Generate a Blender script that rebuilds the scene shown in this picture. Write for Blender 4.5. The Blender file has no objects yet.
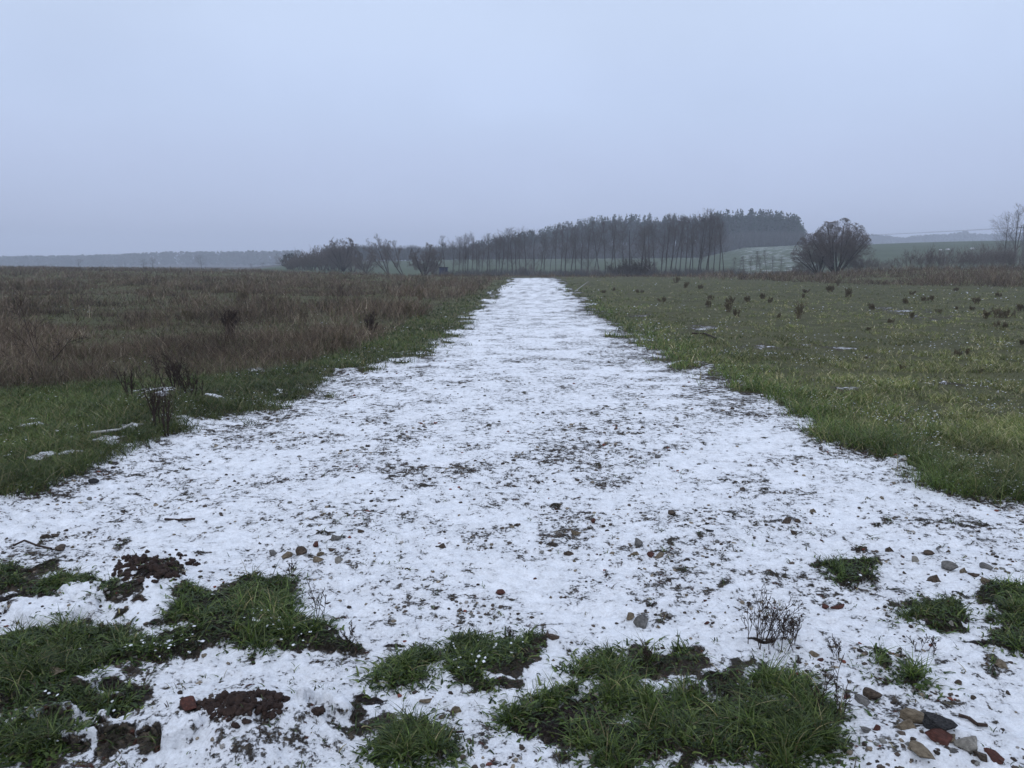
import bpy, math, random
import numpy as np

# ------------------------------------------------------------------ camera, sky, sun, exposure
S = bpy.context.scene
COL = S.collection
F = 740.0
PITCH = math.atan((384 - 262) / F)
CP, SP = math.cos(PITCH), math.sin(PITCH)
CH = 1.6
cd = bpy.data.cameras.new('camera')
cam = bpy.data.objects.new('camera', cd)
COL.objects.link(cam)
cd.sensor_width = 36.0
cd.lens = 36.0 * F / 1024
cd.clip_start = 0.05
cd.clip_end = 8000
cam.location = (0, 0, CH)
cam.rotation_euler = (math.pi / 2 - PITCH, 0, 0)
S.camera = cam

SUN_EL, SUN_AZ = math.radians(38), math.radians(200)
w = bpy.data.worlds.new('World')
S.world = w
w.use_nodes = True
nt = w.node_tree
nt.nodes.clear()
def N(t, **k):
    n = nt.nodes.new(t)
    for a, b in k.items():
        setattr(n, a, b)
    return n
def L(a, b):
    nt.links.new(a, b)
out = N('ShaderNodeOutputWorld')
bg = N('ShaderNodeBackground')
bg.inputs['Strength'].default_value = 0.1
L(bg.outputs[0], out.inputs[0])
sky = N('ShaderNodeTexSky', sky_type='NISHITA')
sky.sun_disc = False
sky.sun_elevation = SUN_EL
sky.sun_rotation = SUN_AZ
tc = N('ShaderNodeTexCoord')
sep = N('ShaderNodeSeparateXYZ')
L(tc.outputs['Generated'], sep.inputs[0])
ramp = N('ShaderNodeValToRGB')            # overcast cloud: greyer at the horizon, brighter overhead
ramp.color_ramp.interpolation = 'EASE'
L(sep.outputs['Z'], ramp.inputs[0])
cr = ramp.color_ramp
cr.elements[0].position = 0.0
cr.elements[0].color = (0.600, 0.655, 0.910, 1)
cr.elements[1].position = 0.30
cr.elements[1].color = (0.625, 0.745, 0.98, 1)
e = cr.elements.new(0.10); e.color = (0.590, 0.685, 0.950, 1)
e = cr.elements.new(0.20); e.color = (0.605, 0.725, 0.985, 1)
e = cr.elements.new(1.0); e.color = (1.20, 1.33, 1.64, 1)
mp = N('ShaderNodeMapping')
mp.inputs['Scale'].default_value = (1.3, 1.3, 2.6)
L(tc.outputs['Generated'], mp.inputs[0])
cn = N('ShaderNodeTexNoise')
cn.inputs['Scale'].default_value = 1.3
cn.inputs['Detail'].default_value = 5
cn.inputs['Roughness'].default_value = 0.45
L(mp.outputs[0], cn.inputs['Vector'])
mr = N('ShaderNodeMapRange')
mr.inputs['From Min'].default_value = 0.3
mr.inputs['From Max'].default_value = 0.7
mr.inputs['To Min'].default_value = 8.5
mr.inputs['To Max'].default_value = 10.35
L(cn.outputs['Fac'], mr.inputs[0])
vm = N('ShaderNodeVectorMath', operation='SCALE')
L(ramp.outputs[0], vm.inputs[0])
L(mr.outputs[0], vm.inputs['Scale'])
mx = N('ShaderNodeMixRGB')
mx.inputs[0].default_value = 0.96
L(sky.outputs[0], mx.inputs[1])
L(vm.outputs[0], mx.inputs[2])
L(mx.outputs[0], bg.inputs['Color'])

sd = bpy.data.lights.new('sun', 'SUN')
sd.energy = 0.5
sd.angle = math.radians(40)
sd.color = (1.0, 0.97, 0.92)
sun = bpy.data.objects.new('sun', sd)
COL.objects.link(sun)
sun.rotation_euler = (math.pi / 2 - SUN_EL, 0, math.pi - SUN_AZ)

S.view_settings.view_transform = 'Standard'
S.view_settings.look = 'None'
S.view_settings.exposure = 0.0
S.view_settings.gamma = 1.0
S.cycles.use_denoising = True
S.cycles.max_bounces = 5
S.cycles.diffuse_bounces = 3
S.cycles.glossy_bounces = 2
S.cycles.volume_bounces = 2
S.cycles.transparent_max_bounces = 8

rng = np.random.default_rng(7)
random.seed(7)

# ------------------------------------------------------------------ helpers
def ground_at(u, v):
    """point of the flat ground that shows at pixel u, v"""
    a, b = (u - 512) / F, (384 - v) / F
    dy, dz = CP + b * SP, -SP + b * CP
    s = CH / -dz
    return a * s, dy * s

def uv_of(x, y, z=0.0):
    d = y * CP - (z - CH) * SP
    d = np.maximum(d, 0.05)
    return 512 + F * x / d, 384 - F * (y * SP + (z - CH) * CP) / d

def at(u, dist, v=None):
    """x, y on the ground plan in the direction of column u at distance dist"""
    return (u - 512) / F * CP * dist, dist

def zat(v, dist):
    """height that shows at row v at a distance"""
    return CH + (262 - v) / (F * 1.013) * dist

def hsh(ix, iy, seed):
    n = (ix.astype(np.int64) * 374761393 + iy.astype(np.int64) * 668265263 + seed * 974711) & 0xffffffff
    n = ((n ^ (n >> 13)) * 1274126177) & 0xffffffff
    n = (n ^ (n >> 16)) & 0xffffffff
    return n.astype(np.float64) / 4294967295.0

def vn(x, y, seed=0):
    ix, iy = np.floor(x), np.floor(y)
    fx, fy = x - ix, y - iy
    fx = fx * fx * fx * (fx * (fx * 6 - 15) + 10)
    fy = fy * fy * fy * (fy * (fy * 6 - 15) + 10)
    a, b = hsh(ix, iy, seed), hsh(ix + 1, iy, seed)
    c, d = hsh(ix, iy + 1, seed), hsh(ix + 1, iy + 1, seed)
    return (a + (b - a) * fx) * (1 - fy) + (c + (d - c) * fx) * fy

def fbm(x, y, wl, octv=4, seed=0, gain=0.5):
    s = 0; a = 1; t = 0
    x = np.asarray(x, float) / wl; y = np.asarray(y, float) / wl
    for k in range(octv):
        s = s + a * vn(x * 2 ** k + 17.3 * k, y * 2 ** k + 5.1 * k, seed + k)
        t += a; a *= gain
    return s / t            # 0..1

def worley(x, y, wl, seed=0):
    x = x / wl; y = y / wl
    ix, iy = np.floor(x), np.floor(y)
    best = np.full(x.shape, 9.0)
    for dx in (-1, 0, 1):
        for dy in (-1, 0, 1):
            jx, jy = ix + dx, iy + dy
            px, py = jx + hsh(jx, jy, seed), jy + hsh(jx, jy, seed + 91)
            best = np.minimum(best, (px - x) ** 2 + (py - y) ** 2)
    return np.sqrt(best)

def smooth(a, b, x):
    t = np.clip((x - a) / (b - a), 0, 1)
    return t * t * (3 - 2 * t)

def ell(u, v, lst):
    """0..1 inside a set of soft ellipses (cu, cv, half width, half height)"""
    m = np.zeros_like(u)
    for cu, cv, hw, hh in lst:
        d = np.sqrt(((u - cu) / hw) ** 2 + ((v - cv) / hh) ** 2)
        m = np.maximum(m, np.clip(1.6 - d, 0, 1.5))
    return m                 # about 0.6 at the rim

def tag(o, label=None, cat=None, group=None, kind=None):
    if label: o['label'] = label
    if cat: o['category'] = cat
    if group: o['group'] = group
    if kind: o['kind'] = kind
    return o

def mesh_obj(name, V, Fc, mat, parent=None, col=None, smooth_sh=False, loc=None):
    """V (n,3), Fc (m,k) arrays -> one mesh object"""
    me = bpy.data.meshes.new(name)
    V = np.ascontiguousarray(V, dtype=np.float32)
    Fc = np.ascontiguousarray(Fc, dtype=np.int32)
    m, k = Fc.shape
    me.vertices.add(len(V)); me.vertices.foreach_set('co', V.ravel())
    me.loops.add(m * k); me.loops.foreach_set('vertex_index', Fc.ravel())
    me.polygons.add(m)
    me.polygons.foreach_set('loop_start', np.arange(0, m * k, k, dtype=np.int32))
    me.polygons.foreach_set('loop_total', np.full(m, k, dtype=np.int32))
    if smooth_sh:
        me.polygons.foreach_set('use_smooth', np.ones(m, dtype=bool))
    me.update(calc_edges=True)
    if col is not None:
        at_ = me.color_attributes.new('tone', 'FLOAT_COLOR', 'POINT')
        c4 = np.ones((len(V), 4), np.float32); c4[:, :3] = col
        at_.data.foreach_set('color', c4.ravel())
    if mat: me.materials.append(mat)
    o = bpy.data.objects.new(name, me)
    COL.objects.link(o)
    if parent: o.parent = parent
    if loc is not None: o.location = loc
    return o

def empty(name, loc):
    o = bpy.data.objects.new(name, None)
    o.empty_display_size = 0.2
    o.location = loc
    COL.objects.link(o)
    return o

def copy_tree(o, parent=None):
    c = o.copy(); COL.objects.link(c)
    if parent: c.parent = parent
    for ch in list(o.children):
        copy_tree(ch, c)
    return c

# ------------------------------------------------------------------ materials
def new_mat(name):
    m = bpy.data.materials.new(name); m.use_nodes = True
    t = m.node_tree
    b = t.nodes['Principled BSDF']
    b.inputs['Specular IOR Level'].default_value = 0.25
    return m, t, b

def tone_mat(name, rough=0.75, var=0.35, scale=30, trans=0.0):
    """base colour from the mesh's own per-piece tone, broken up by a little noise"""
    m, t, b = new_mat(name)
    a = t.nodes.new('ShaderNodeAttribute'); a.attribute_name = 'tone'
    n = t.nodes.new('ShaderNodeTexNoise'); n.inputs['Scale'].default_value = scale; n.inputs['Detail'].default_value = 3
    g = t.nodes.new('ShaderNodeNewGeometry')
    t.links.new(g.outputs['Position'], n.inputs['Vector'])
    r = t.nodes.new('ShaderNodeMapRange')
    r.inputs['From Min'].default_value = 0.3; r.inputs['From Max'].default_value = 0.7
    r.inputs['To Min'].default_value = 1 - var; r.inputs['To Max'].default_value = 1 + var
    t.links.new(n.outputs['Fac'], r.inputs[0])
    s = t.nodes.new('ShaderNodeVectorMath'); s.operation = 'SCALE'
    t.links.new(a.outputs['Color'], s.inputs[0]); t.links.new(r.outputs[0], s.inputs['Scale'])
    t.links.new(s.outputs[0], b.inputs['Base Color'])
    b.inputs['Roughness'].default_value = rough
    if trans:
        tr = t.nodes.new('ShaderNodeBsdfTranslucent'); mxs = t.nodes.new('ShaderNodeMixShader')
        t.links.new(s.outputs[0], tr.inputs[0]); mxs.inputs[0].default_value = trans
        t.links.new(b.outputs[0], mxs.inputs[1]); t.links.new(tr.outputs[0], mxs.inputs[2])
        t.links.new(mxs.outputs[0], t.nodes['Material Output'].inputs['Surface'])
    return m

def noise_mat(name, c0, c1, scale=20, rough=0.9, bump=0.3, detail=8, dist=0.01):
    m, t, b = new_mat(name)
    g = t.nodes.new('ShaderNodeTexCoord')
    n = t.nodes.new('ShaderNodeTexNoise'); n.inputs['Scale'].default_value = scale; n.inputs['Detail'].default_value = detail
    n.inputs['Roughness'].default_value = 0.65
    t.links.new(g.outputs['Object'], n.inputs['Vector'])
    r = t.nodes.new('ShaderNodeValToRGB')
    r.color_ramp.elements[0].position = 0.32; r.color_ramp.elements[0].color = (*c0, 1)
    r.color_ramp.elements[1].position = 0.68; r.color_ramp.elements[1].color = (*c1, 1)
    t.links.new(n.outputs['Fac'], r.inputs[0]); t.links.new(r.outputs[0], b.inputs['Base Color'])
    bp = t.nodes.new('ShaderNodeBump'); bp.inputs['Strength'].default_value = bump; bp.inputs['Distance'].default_value = dist
    t.links.new(n.outputs['Fac'], bp.inputs['Height']); t.links.new(bp.outputs[0], b.inputs['Normal'])
    b.inputs['Roughness'].default_value = rough
    return m

def math_n(t, op, a, b=None, c=None, clamp=False):
    n = t.nodes.new('ShaderNodeMath'); n.operation = op; n.use_clamp = clamp
    for i, x in enumerate((a, b, c)):
        if x is None: continue
        if isinstance(x, (int, float)): n.inputs[i].default_value = x
        else: t.links.new(x, n.inputs[i])
    return n.outputs[0]

def ground_mat():
    """snow over gravel, soil and turf; the mesh's zone attribute says how much of each lies there (R snow, G turf, B soil)"""
    m, t, b = new_mat('ground_cover')
    g = t.nodes.new('ShaderNodeNewGeometry')
    za = t.nodes.new('ShaderNodeAttribute'); za.attribute_name = 'tone'
    zs = t.nodes.new('ShaderNodeSeparateColor'); t.links.new(za.outputs['Color'], zs.inputs[0])
    def noise(scale, detail=6, rough=0.6, out_='Fac'):
        n = t.nodes.new('ShaderNodeTexNoise'); n.inputs['Scale'].default_value = scale
        n.inputs['Detail'].default_value = detail; n.inputs['Roughness'].default_value = rough
        t.links.new(g.outputs['Position'], n.inputs['Vector']); return n.outputs[out_]
    def ramp(x, stops, interp='LINEAR'):
        r = t.nodes.new('ShaderNodeValToRGB'); r.color_ramp.interpolation = interp
        el = r.color_ramp.elements
        while len(el) < len(stops): el.new(0.5)
        for q, (p_, c_) in zip(el, stops):
            q.position = p_; q.color = (*c_, 1)
        t.links.new(x, r.inputs[0]); return r.outputs[0]
    def mix(f, a, c):
        n = t.nodes.new('ShaderNodeMixRGB')
        for i, x in enumerate((f, a, c)):
            if isinstance(x, float): n.inputs[i].default_value = x
            elif isinstance(x, tuple): n.inputs[i].default_value = (*x, 1)
            else: t.links.new(x, n.inputs[i])
        return n.outputs[0]
    # snow mask
    n1 = noise(15, 9, 0.74)
    n0 = noise(70, 4, 0.6)
    nn = math_n(t, 'ADD', math_n(t, 'ADD', math_n(t, 'MULTIPLY', n1, 0.55), math_n(t, 'MULTIPLY', noise(4.2, 7, 0.68), 0.20)), math_n(t, 'MULTIPLY', n0, 0.25))
    T = math_n(t, 'MULTIPLY_ADD', zs.outputs[0], -0.50, 0.80)
    d = math_n(t, 'SUBTRACT', nn, T)
    snow = math_n(t, 'MULTIPLY_ADD', d, 28.0, 0.5, clamp=True)
    # gravel
    vo = t.nodes.new('ShaderNodeTexVoronoi'); vo.inputs['Scale'].default_value = 48; vo.inputs['Randomness'].default_value = 1
    t.links.new(g.outputs['Position'], vo.inputs['Vector'])
    vs = t.nodes.new('ShaderNodeSeparateColor'); t.links.new(vo.outputs['Color'], vs.inputs[0])
    grav = ramp(vs.outputs[0], [(0.0, (0.08, 0.062, 0.046)), (0.3, (0.15, 0.125, 0.092)), (0.55, (0.23, 0.185, 0.13)), (0.8, (0.11, 0.095, 0.078)), (0.93, (0.16, 0.062, 0.04)), (1.0, (0.30, 0.265, 0.21))], 'CONSTANT')
    grav = mix(ramp(noise(30, 5), [(0.38, (0, 0, 0)), (0.62, (1, 1, 1))]), grav, (0.085, 0.065, 0.046))
    soil = ramp(noise(45, 8, 0.7), [(0.35, (0.016, 0.011, 0.009)), (0.55, (0.040, 0.027, 0.020)), (0.72, (0.075, 0.052, 0.038))])
    turf = mix(ramp(noise(2.2, 7, 0.62), [(0.38, (0, 0, 0)), (0.62, (1, 1, 1))]), (0.120, 0.132, 0.045), (0.225, 0.210, 0.100))
    turf = mix(ramp(noise(0.45, 4, 0.6), [(0.42, (0, 0, 0)), (0.64, (1, 1, 1))]), turf, (0.205, 0.205, 0.085))
    sp_ = t.nodes.new('ShaderNodeSeparateXYZ'); t.links.new(g.outputs['Position'], sp_.inputs[0])
    yr = t.nodes.new('ShaderNodeMapRange'); yr.inputs['From Min'].default_value = 4.5; yr.inputs['From Max'].default_value = 8.0
    t.links.new(sp_.outputs[1], yr.inputs[0])
    litter = ramp(noise(35, 8, 0.7), [(0.35, (0.018, 0.014, 0.008)), (0.55, (0.045, 0.038, 0.018)), (0.72, (0.085, 0.065, 0.038))])
    turf = mix(yr.outputs[0], litter, turf)
    base = mix(zs.outputs[1], mix(zs.outputs[2], grav, soil), turf)
    sn = ramp(noise(6, 6, 0.6), [(0.3, (0.78, 0.80, 0.82)), (0.7, (0.90, 0.91, 0.92))])
    # thin snow lets the ground show through
    thin = math_n(t, 'MULTIPLY_ADD', math_n(t, 'SUBTRACT', nn, math_n(t, 'ADD', T, 0.05)), 7.0, 0.35, clamp=True)
    thin = math_n(t, 'MULTIPLY_ADD', thin, 0.30, 0.70)
    t.links.new(mix(math_n(t, 'MULTIPLY', snow, thin), base, sn), b.inputs['Base Color'])
    b.inputs['Roughness'].default_value = 0.85
    # relief
    h = math_n(t, 'MULTIPLY_ADD', snow, 0.55, math_n(t, 'MULTIPLY', noise(38, 8, 0.65), 0.9))
    h = math_n(t, 'ADD', h, math_n(t, 'MULTIPLY', math_n(t, 'SUBTRACT', 1.0, snow), math_n(t, 'MULTIPLY', vo.outputs['Distance'], -12.0)))
    bp = t.nodes.new('ShaderNodeBump'); bp.inputs['Strength'].default_value = 1.0; bp.inputs['Distance'].default_value = 0.022
    t.links.new(h, bp.inputs['Height']); t.links.new(bp.outputs[0], b.inputs['Normal'])
    return m

def far_mat():
    """distant fields: winter crop, with R = snow in drilling rows, G = brown fallow"""
    m, t, b = new_mat('far_field')
    g = t.nodes.new('ShaderNodeNewGeometry')
    za = t.nodes.new('ShaderNodeAttribute'); za.attribute_name = 'tone'
    zs = t.nodes.new('ShaderNodeSeparateColor'); t.links.new(za.outputs['Color'], zs.inputs[0])
    n = t.nodes.new('ShaderNodeTexNoise'); n.inputs['Scale'].default_value = 0.08; n.inputs['Detail'].default_value = 8
    t.links.new(g.outputs['Position'], n.inputs['Vector'])
    r = t.nodes.new('ShaderNodeValToRGB'); r.color_ramp.elements[0].position = 0.35; r.color_ramp.elements[1].position = 0.65
    r.color_ramp.elements[0].color = (0.040, 0.056, 0.026, 1); r.color_ramp.elements[1].color = (0.058, 0.078, 0.038, 1)
    t.links.new(n.outputs['Fac'], r.inputs[0])
    m1 = t.nodes.new('ShaderNodeMixRGB'); t.links.new(zs.outputs[1], m1.inputs[0]); t.links.new(r.outputs[0], m1.inputs[1])
    m1.inputs[2].default_value = (0.045, 0.036, 0.028, 1)
    mp_ = t.nodes.new('ShaderNodeMapping'); mp_.inputs['Rotation'].default_value = (0, 0, math.radians(62))
    t.links.new(g.outputs['Position'], mp_.inputs[0])
    wv = t.nodes.new('ShaderNodeTexWave'); wv.inputs['Scale'].default_value = 0.085; wv.inputs['Distortion'].default_value = 2.5
    wv.inputs['Detail'].default_value = 5; wv.inputs['Detail Scale'].default_value = 3
    t.links.new(mp_.outputs[0], wv.inputs['Vector'])
    n2 = t.nodes.new('ShaderNodeTexNoise'); n2.inputs['Scale'].default_value = 0.25; n2.inputs['Detail'].default_value = 8
    t.links.new(g.outputs['Position'], n2.inputs['Vector'])
    x = math_n(t, 'ADD', math_n(t, 'MULTIPLY', wv.outputs['Fac'], 0.55), math_n(t, 'MULTIPLY', n2.outputs['Fac'], 0.9))
    x = math_n(t, 'ADD', x, math_n(t, 'MULTIPLY_ADD', zs.outputs[0], 0.9, -1.60))
    x = math_n(t, 'MULTIPLY', x, 6.0, clamp=True)
    m2 = t.nodes.new('ShaderNodeMixRGB'); t.links.new(x, m2.inputs[0]); t.links.new(m1.outputs[0], m2.inputs[1])
    m2.inputs[2].default_value = (0.60, 0.62, 0.64, 1)
    t.links.new(m2.outputs[0], b.inputs['Base Color']); b.inputs['Roughness'].default_value = 0.95
    return m

M_GROUND = ground_mat()
M_FAR = far_mat()
M_GRASS = tone_mat('grass_blades', 0.5, 0.3, 40, 0.22)
M_GRASS.node_tree.nodes['Principled BSDF'].inputs['Specular IOR Level'].default_value = 0.32
M_DRY = tone_mat('dry_stems', 0.85, 0.3, 25)
M_LEAF = tone_mat('needles', 0.8, 0.35, 1.5)
M_BARK = noise_mat('bark', (0.030, 0.026, 0.023), (0.085, 0.074, 0.064), 6, 0.95, 0.5)
M_TWIG = noise_mat('twig_bark', (0.105, 0.088, 0.080), (0.20, 0.17, 0.152), 3, 0.95, 0.2)
M_TUFT = noise_mat('withered_leaves', (0.080, 0.066, 0.038), (0.18, 0.145, 0.085), 30, 0.9, 0.3)
M_ROWTWIG = noise_mat('row_twig_bark', (0.066, 0.055, 0.052), (0.135, 0.114, 0.106), 3, 0.95, 0.2)
M_DARKSTEM = noise_mat('dead_stem', (0.022, 0.014, 0.011), (0.060, 0.040, 0.030), 60, 0.9, 0.3)
M_BIRCH = noise_mat('pale_bark', (0.25, 0.24, 0.22), (0.55, 0.54, 0.52), 8, 0.8, 0.3)
M_CLOD = noise_mat('molehill_soil', (0.012, 0.007, 0.006), (0.050, 0.031, 0.023), 40, 0.95, 0.9, 8, 0.006)
STONE = {
    'grey': noise_mat('grey_stone', (0.065, 0.063, 0.060), (0.19, 0.18, 0.165), 3.2, 0.85, 0.9, 8, 0.012),
    'pale': noise_mat('pale_stone', (0.13, 0.12, 0.10), (0.33, 0.305, 0.26), 3.2, 0.85, 0.9, 8, 0.012),
    'tan': noise_mat('tan_stone', (0.075, 0.056, 0.036), (0.23, 0.185, 0.125), 3, 0.9, 0.9, 8, 0.012),
    'brown': noise_mat('brown_stone', (0.025, 0.018, 0.013), (0.115, 0.085, 0.060), 3.2, 0.9, 0.9, 8, 0.012),
    'brick': noise_mat('brick_rubble', (0.040, 0.018, 0.014), (0.120, 0.046, 0.033), 3.2, 0.92, 0.9, 8, 0.012),
    'dark': noise_mat('asphalt_lump', (0.008, 0.008, 0.009), (0.075, 0.073, 0.072), 9, 0.9, 1.0, 8, 0.02),
}

# ------------------------------------------------------------------ the ground plan
LE = np.array([(265, 528), (278, 512), (290, 500), (300, 488), (315, 470), (330, 455), (345, 436), (358, 408), (366, 372), (378, 345), (392, 318), (408, 262), (425, 214), (440, 165), (452, 120), (470, 84), (485, 68), (498, 52), (505, 8), (514, -30), (530, -120), (560, -260), (800, -900)], float)
RE = np.array([(265, 549), (278, 558), (290, 572), (300, 586), (315, 603), (330, 622), (348, 650), (365, 690), (380, 718), (395, 748), (408, 786), (425, 822), (445, 856), (462, 900), (480, 925), (492, 965), (500, 1030), (520, 1120), (560, 1300), (800, 2300)], float)
WB = np.array([(265, 524), (278, 504), (290, 482), (300, 458), (318, 420), (335, 386), (350, 352), (362, 320), (372, 268), (380, 205), (385, 130), (390, 60), (395, 0), (420, -200), (500, -900), (800, -3000)], float)

GRASS = [(20, 582, 42, 14), (80, 588, 35, 14), (110, 600, 25, 14), (190, 600, 36, 22), (245, 590, 40, 16), (225, 625, 58, 26), (290, 625, 42, 18), (325, 634, 22, 10),
         (40, 660, 62, 34), (130, 655, 58, 26), (60, 700, 80, 22), (115, 680, 48, 18), (30, 745, 55, 26), (95, 745, 40, 22),
         (372, 738, 56, 26), (340, 722, 22, 16), (400, 760, 55, 18), (385, 668, 22, 11), (412, 654, 17, 9), (470, 650, 40, 15), (510, 655, 30, 17), (488, 680, 22, 12), (460, 665, 18, 9),
         (548, 706, 28, 8), (525, 722, 20, 7), (620, 668, 26, 12), (665, 668, 46, 22), (715, 678, 42, 20), (640, 705, 24, 22), (700, 735, 70, 40), (760, 742, 78, 32), (820, 758, 52, 20), (640, 755, 60, 18), (770, 700, 32, 18),
         (850, 571, 27, 10), (862, 580, 18, 7), (925, 612, 26, 12), (950, 620, 28, 11), (1000, 603, 32, 13), (1030, 612, 30, 22), (1012, 640, 18, 8), (880, 665, 9, 5), (907, 690, 12, 6), (978, 562, 0.1, 0.1),
         (35, 478, 32, 9), (30, 492, 26, 6), (565, 690, 10, 5)]
SOIL = [(150, 584, 18, 8), (188, 716, 12, 6), (600, 728, 46, 20), (628, 690, 26, 26), (560, 745, 40, 20), (380, 645, 10, 4), (360, 700, 20, 8), (120, 690, 24, 12), (160, 640, 20, 6), (20, 600, 30, 6), (985, 640, 24, 5), (772, 646, 16, 4)]
SNOWIN = [(165, 402, 42, 9), (40, 432, 18, 5), (42, 440, 14, 5), (30, 470, 34, 6), (70, 462, 22, 5), (100, 447, 34, 5), (130, 438, 22, 3), (215, 405, 18, 4), (345, 372, 16, 3), (275, 396, 16, 3), (252, 372, 12, 3), (160, 410, 30, 6), (108, 450, 24, 4), (285, 355, 14, 2),
          (20, 655, 14, 4), (22, 730, 22, 9), (60, 745, 16, 6), (110, 740, 28, 8), (70, 688, 18, 4), (95, 705, 10, 3), (50, 620, 42, 10), (70, 605, 30, 8), (120, 728, 30, 6), (702, 697, 24, 6), (306, 718, 26, 12), (150, 745, 30, 10),
          (705, 328, 24, 4), (640, 316, 14, 2), (790, 348, 40, 3), (840, 350, 24, 2.5), (700, 368, 20, 5), (690, 365, 16, 5), (785, 384, 15, 4), (865, 438, 10, 4), (960, 432, 10, 3), (905, 465, 14, 5), (1003, 482, 20, 6), (900, 440, 14, 3), (735, 383, 18, 5), (870, 378, 12, 2), (850, 392, 18, 3), (905, 312, 30, 3), (930, 318, 26, 3), (880, 309, 16, 2), (960, 385, 20, 3)]

def zone(x, y):
    """snow cover, turf, soil (0..1), weed land, extra height, for ground points"""
    nx = fbm(x, y, 0.55, 4, 3) - 0.5
    ny = fbm(x, y, 0.55, 4, 23) - 0.5
    k = np.clip(0.16 + 0.02 * y, 0, 0.9)
    u, v = uv_of(x + nx * k * 2, y + ny * k * 2)
    du, dv = uv_of(x, y)
    le = np.interp(v, LE[:, 0], LE[:, 1]); re = np.interp(v, RE[:, 0], RE[:, 1]); wb = np.interp(v, WB[:, 0], WB[:, 1])
    d = np.maximum(y * CP + CH * SP, 0.3)
    rag = (fbm(x, y, 0.42, 4, 29) - 0.5) * 0.75 * np.clip(y / 6, 0.6, 1.6) + (fbm(x, y, 0.11, 3, 31) - 0.5) * 0.22
    inL = (le - u) * d / F + rag          # metres left of the track's edge
    inR = (u - re) * d / F + rag
    off = np.maximum(inL, inR)
    verge = smooth(-0.16, 0.06, off)
    weeds = smooth(-0.1, 0.25, (wb - u) * d / F)
    far_end = smooth(74, 82, y)      # weed belt that closes the track
    # small-scale warp for the patches
    k2 = 0.10
    u2, v2 = uv_of(x + (fbm(x, y, 0.16, 4, 41) - 0.5) * k2 * 2 + nx * 0.25, y + (fbm(x, y, 0.16, 4, 57) - 0.5) * k2 * 2.4 + ny * 0.25)
    gE = ell(u2, v2, GRASS) + 1.15 * (fbm(x, y, 0.22, 3, 61) - 0.50) + 0.95 * (fbm(x, y, 0.075, 3, 62) - 0.5) - 0.02
    hole = smooth(0.53, 0.66, fbm(x, y, 0.30, 4, 64)); hs_ = smooth(0.3, 0.9, ell(u2, v2, SNOWIN)) * (v2 > 560)
    gE0 = gE - 0.36 * hole - 0.3 * hs_
    gE = gE - 0.72 * hole - 0.35 * hs_
    gp = smooth(0.40, 0.80, gE)
    gs = smooth(0.22, 1.0, gE0)
    sp = smooth(0.35, 1.0, ell(u2, v2, SOIL) + 0.8 * (fbm(x, y, 0.12, 4, 65) - 0.5))
    si = smooth(0.45, 0.95, ell(u2, v2, SNOWIN) + 0.9 * (fbm(x, y, 0.13, 4, 63) - 0.5) * np.clip(1 + y * 0.05, 1, 2.0)) * np.where(y > 9, smooth(0.44, 0.60, fbm(x * 1.0, y * 0.5, 0.3, 3, 67)) * 0.9, np.where(y > 3.6, smooth(0.36, 0.54, fbm(x, y, 0.16, 3, 69)), 1))
    near = (y < 12)
    green = np.maximum(verge, np.where(near, gp, 0))
    green = np.maximum(green, far_end)
    gcov = np.maximum(smooth(-0.10, 0.40, off + 0.35 * (fbm(x, y, 0.3, 4, 68) - 0.5)), np.where(near, gs, 0)); gcov = np.maximum(gcov, far_end)
    soil = np.where(near, np.maximum(sp, 0.2 * np.clip(gs - gp, 0, 1)), 0) * (1 - 0.6 * gp)
    big = fbm(x, y, 1.7, 4, 71)
    mid = fbm(x, y, 0.35, 3, 77)
    rub = ell(du, dv, [(600, 490, 95, 50), (640, 540, 60, 25), (600, 455, 80, 20), (520, 392, 80, 10), (590, 385, 50, 12), (480, 372, 60, 6), (900, 600, 110, 45), (930, 680, 90, 60), (60, 545, 70, 18), (310, 548, 50, 14), (420, 480, 50, 12), (820, 500, 60, 26), (900, 520, 70, 16), (420, 400, 60, 8), (560, 340, 60, 6), (640, 350, 30, 6), (370, 535, 40, 10)])
    cov = 0.738 + 0.08 * (big - 0.5) + 0.26 * (mid - 0.5) - 0.006 * smooth(5, 12, y) - 0.016 * np.clip(rub, 0, 1)
    edge = np.exp(-np.abs(np.minimum(off, 0)) / 0.35)
    cov -= (0.10 + 0.10 * (inR > inL)) * edge
    cov -= 0.34 * soil
    # turf: nearly free of snow, with crumbs of it
    tc_ = 0.27 + 0.42 * (fbm(x, y, 0.3, 4, 87) - 0.5) + 0.25 * (fbm(x, y, 4, 3, 88) - 0.5)
    tc_ = np.where(off > 0, tc_ - 0.04, tc_)
    cov = cov * (1 - gcov) + tc_ * gcov
    cov = cov * (1 - weeds) + (0.12 + 0.2 * (mid - 0.5)) * weeds
    cov = np.maximum(cov, si * (0.66 + 0.4 * (mid - 0.5)))
    return np.clip(cov, 0, 1), np.clip(green * (1 - si), 0, 1), np.clip(soil * (1 - si), 0, 1), np.maximum(weeds, far_end * 0.0), off, si

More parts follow.
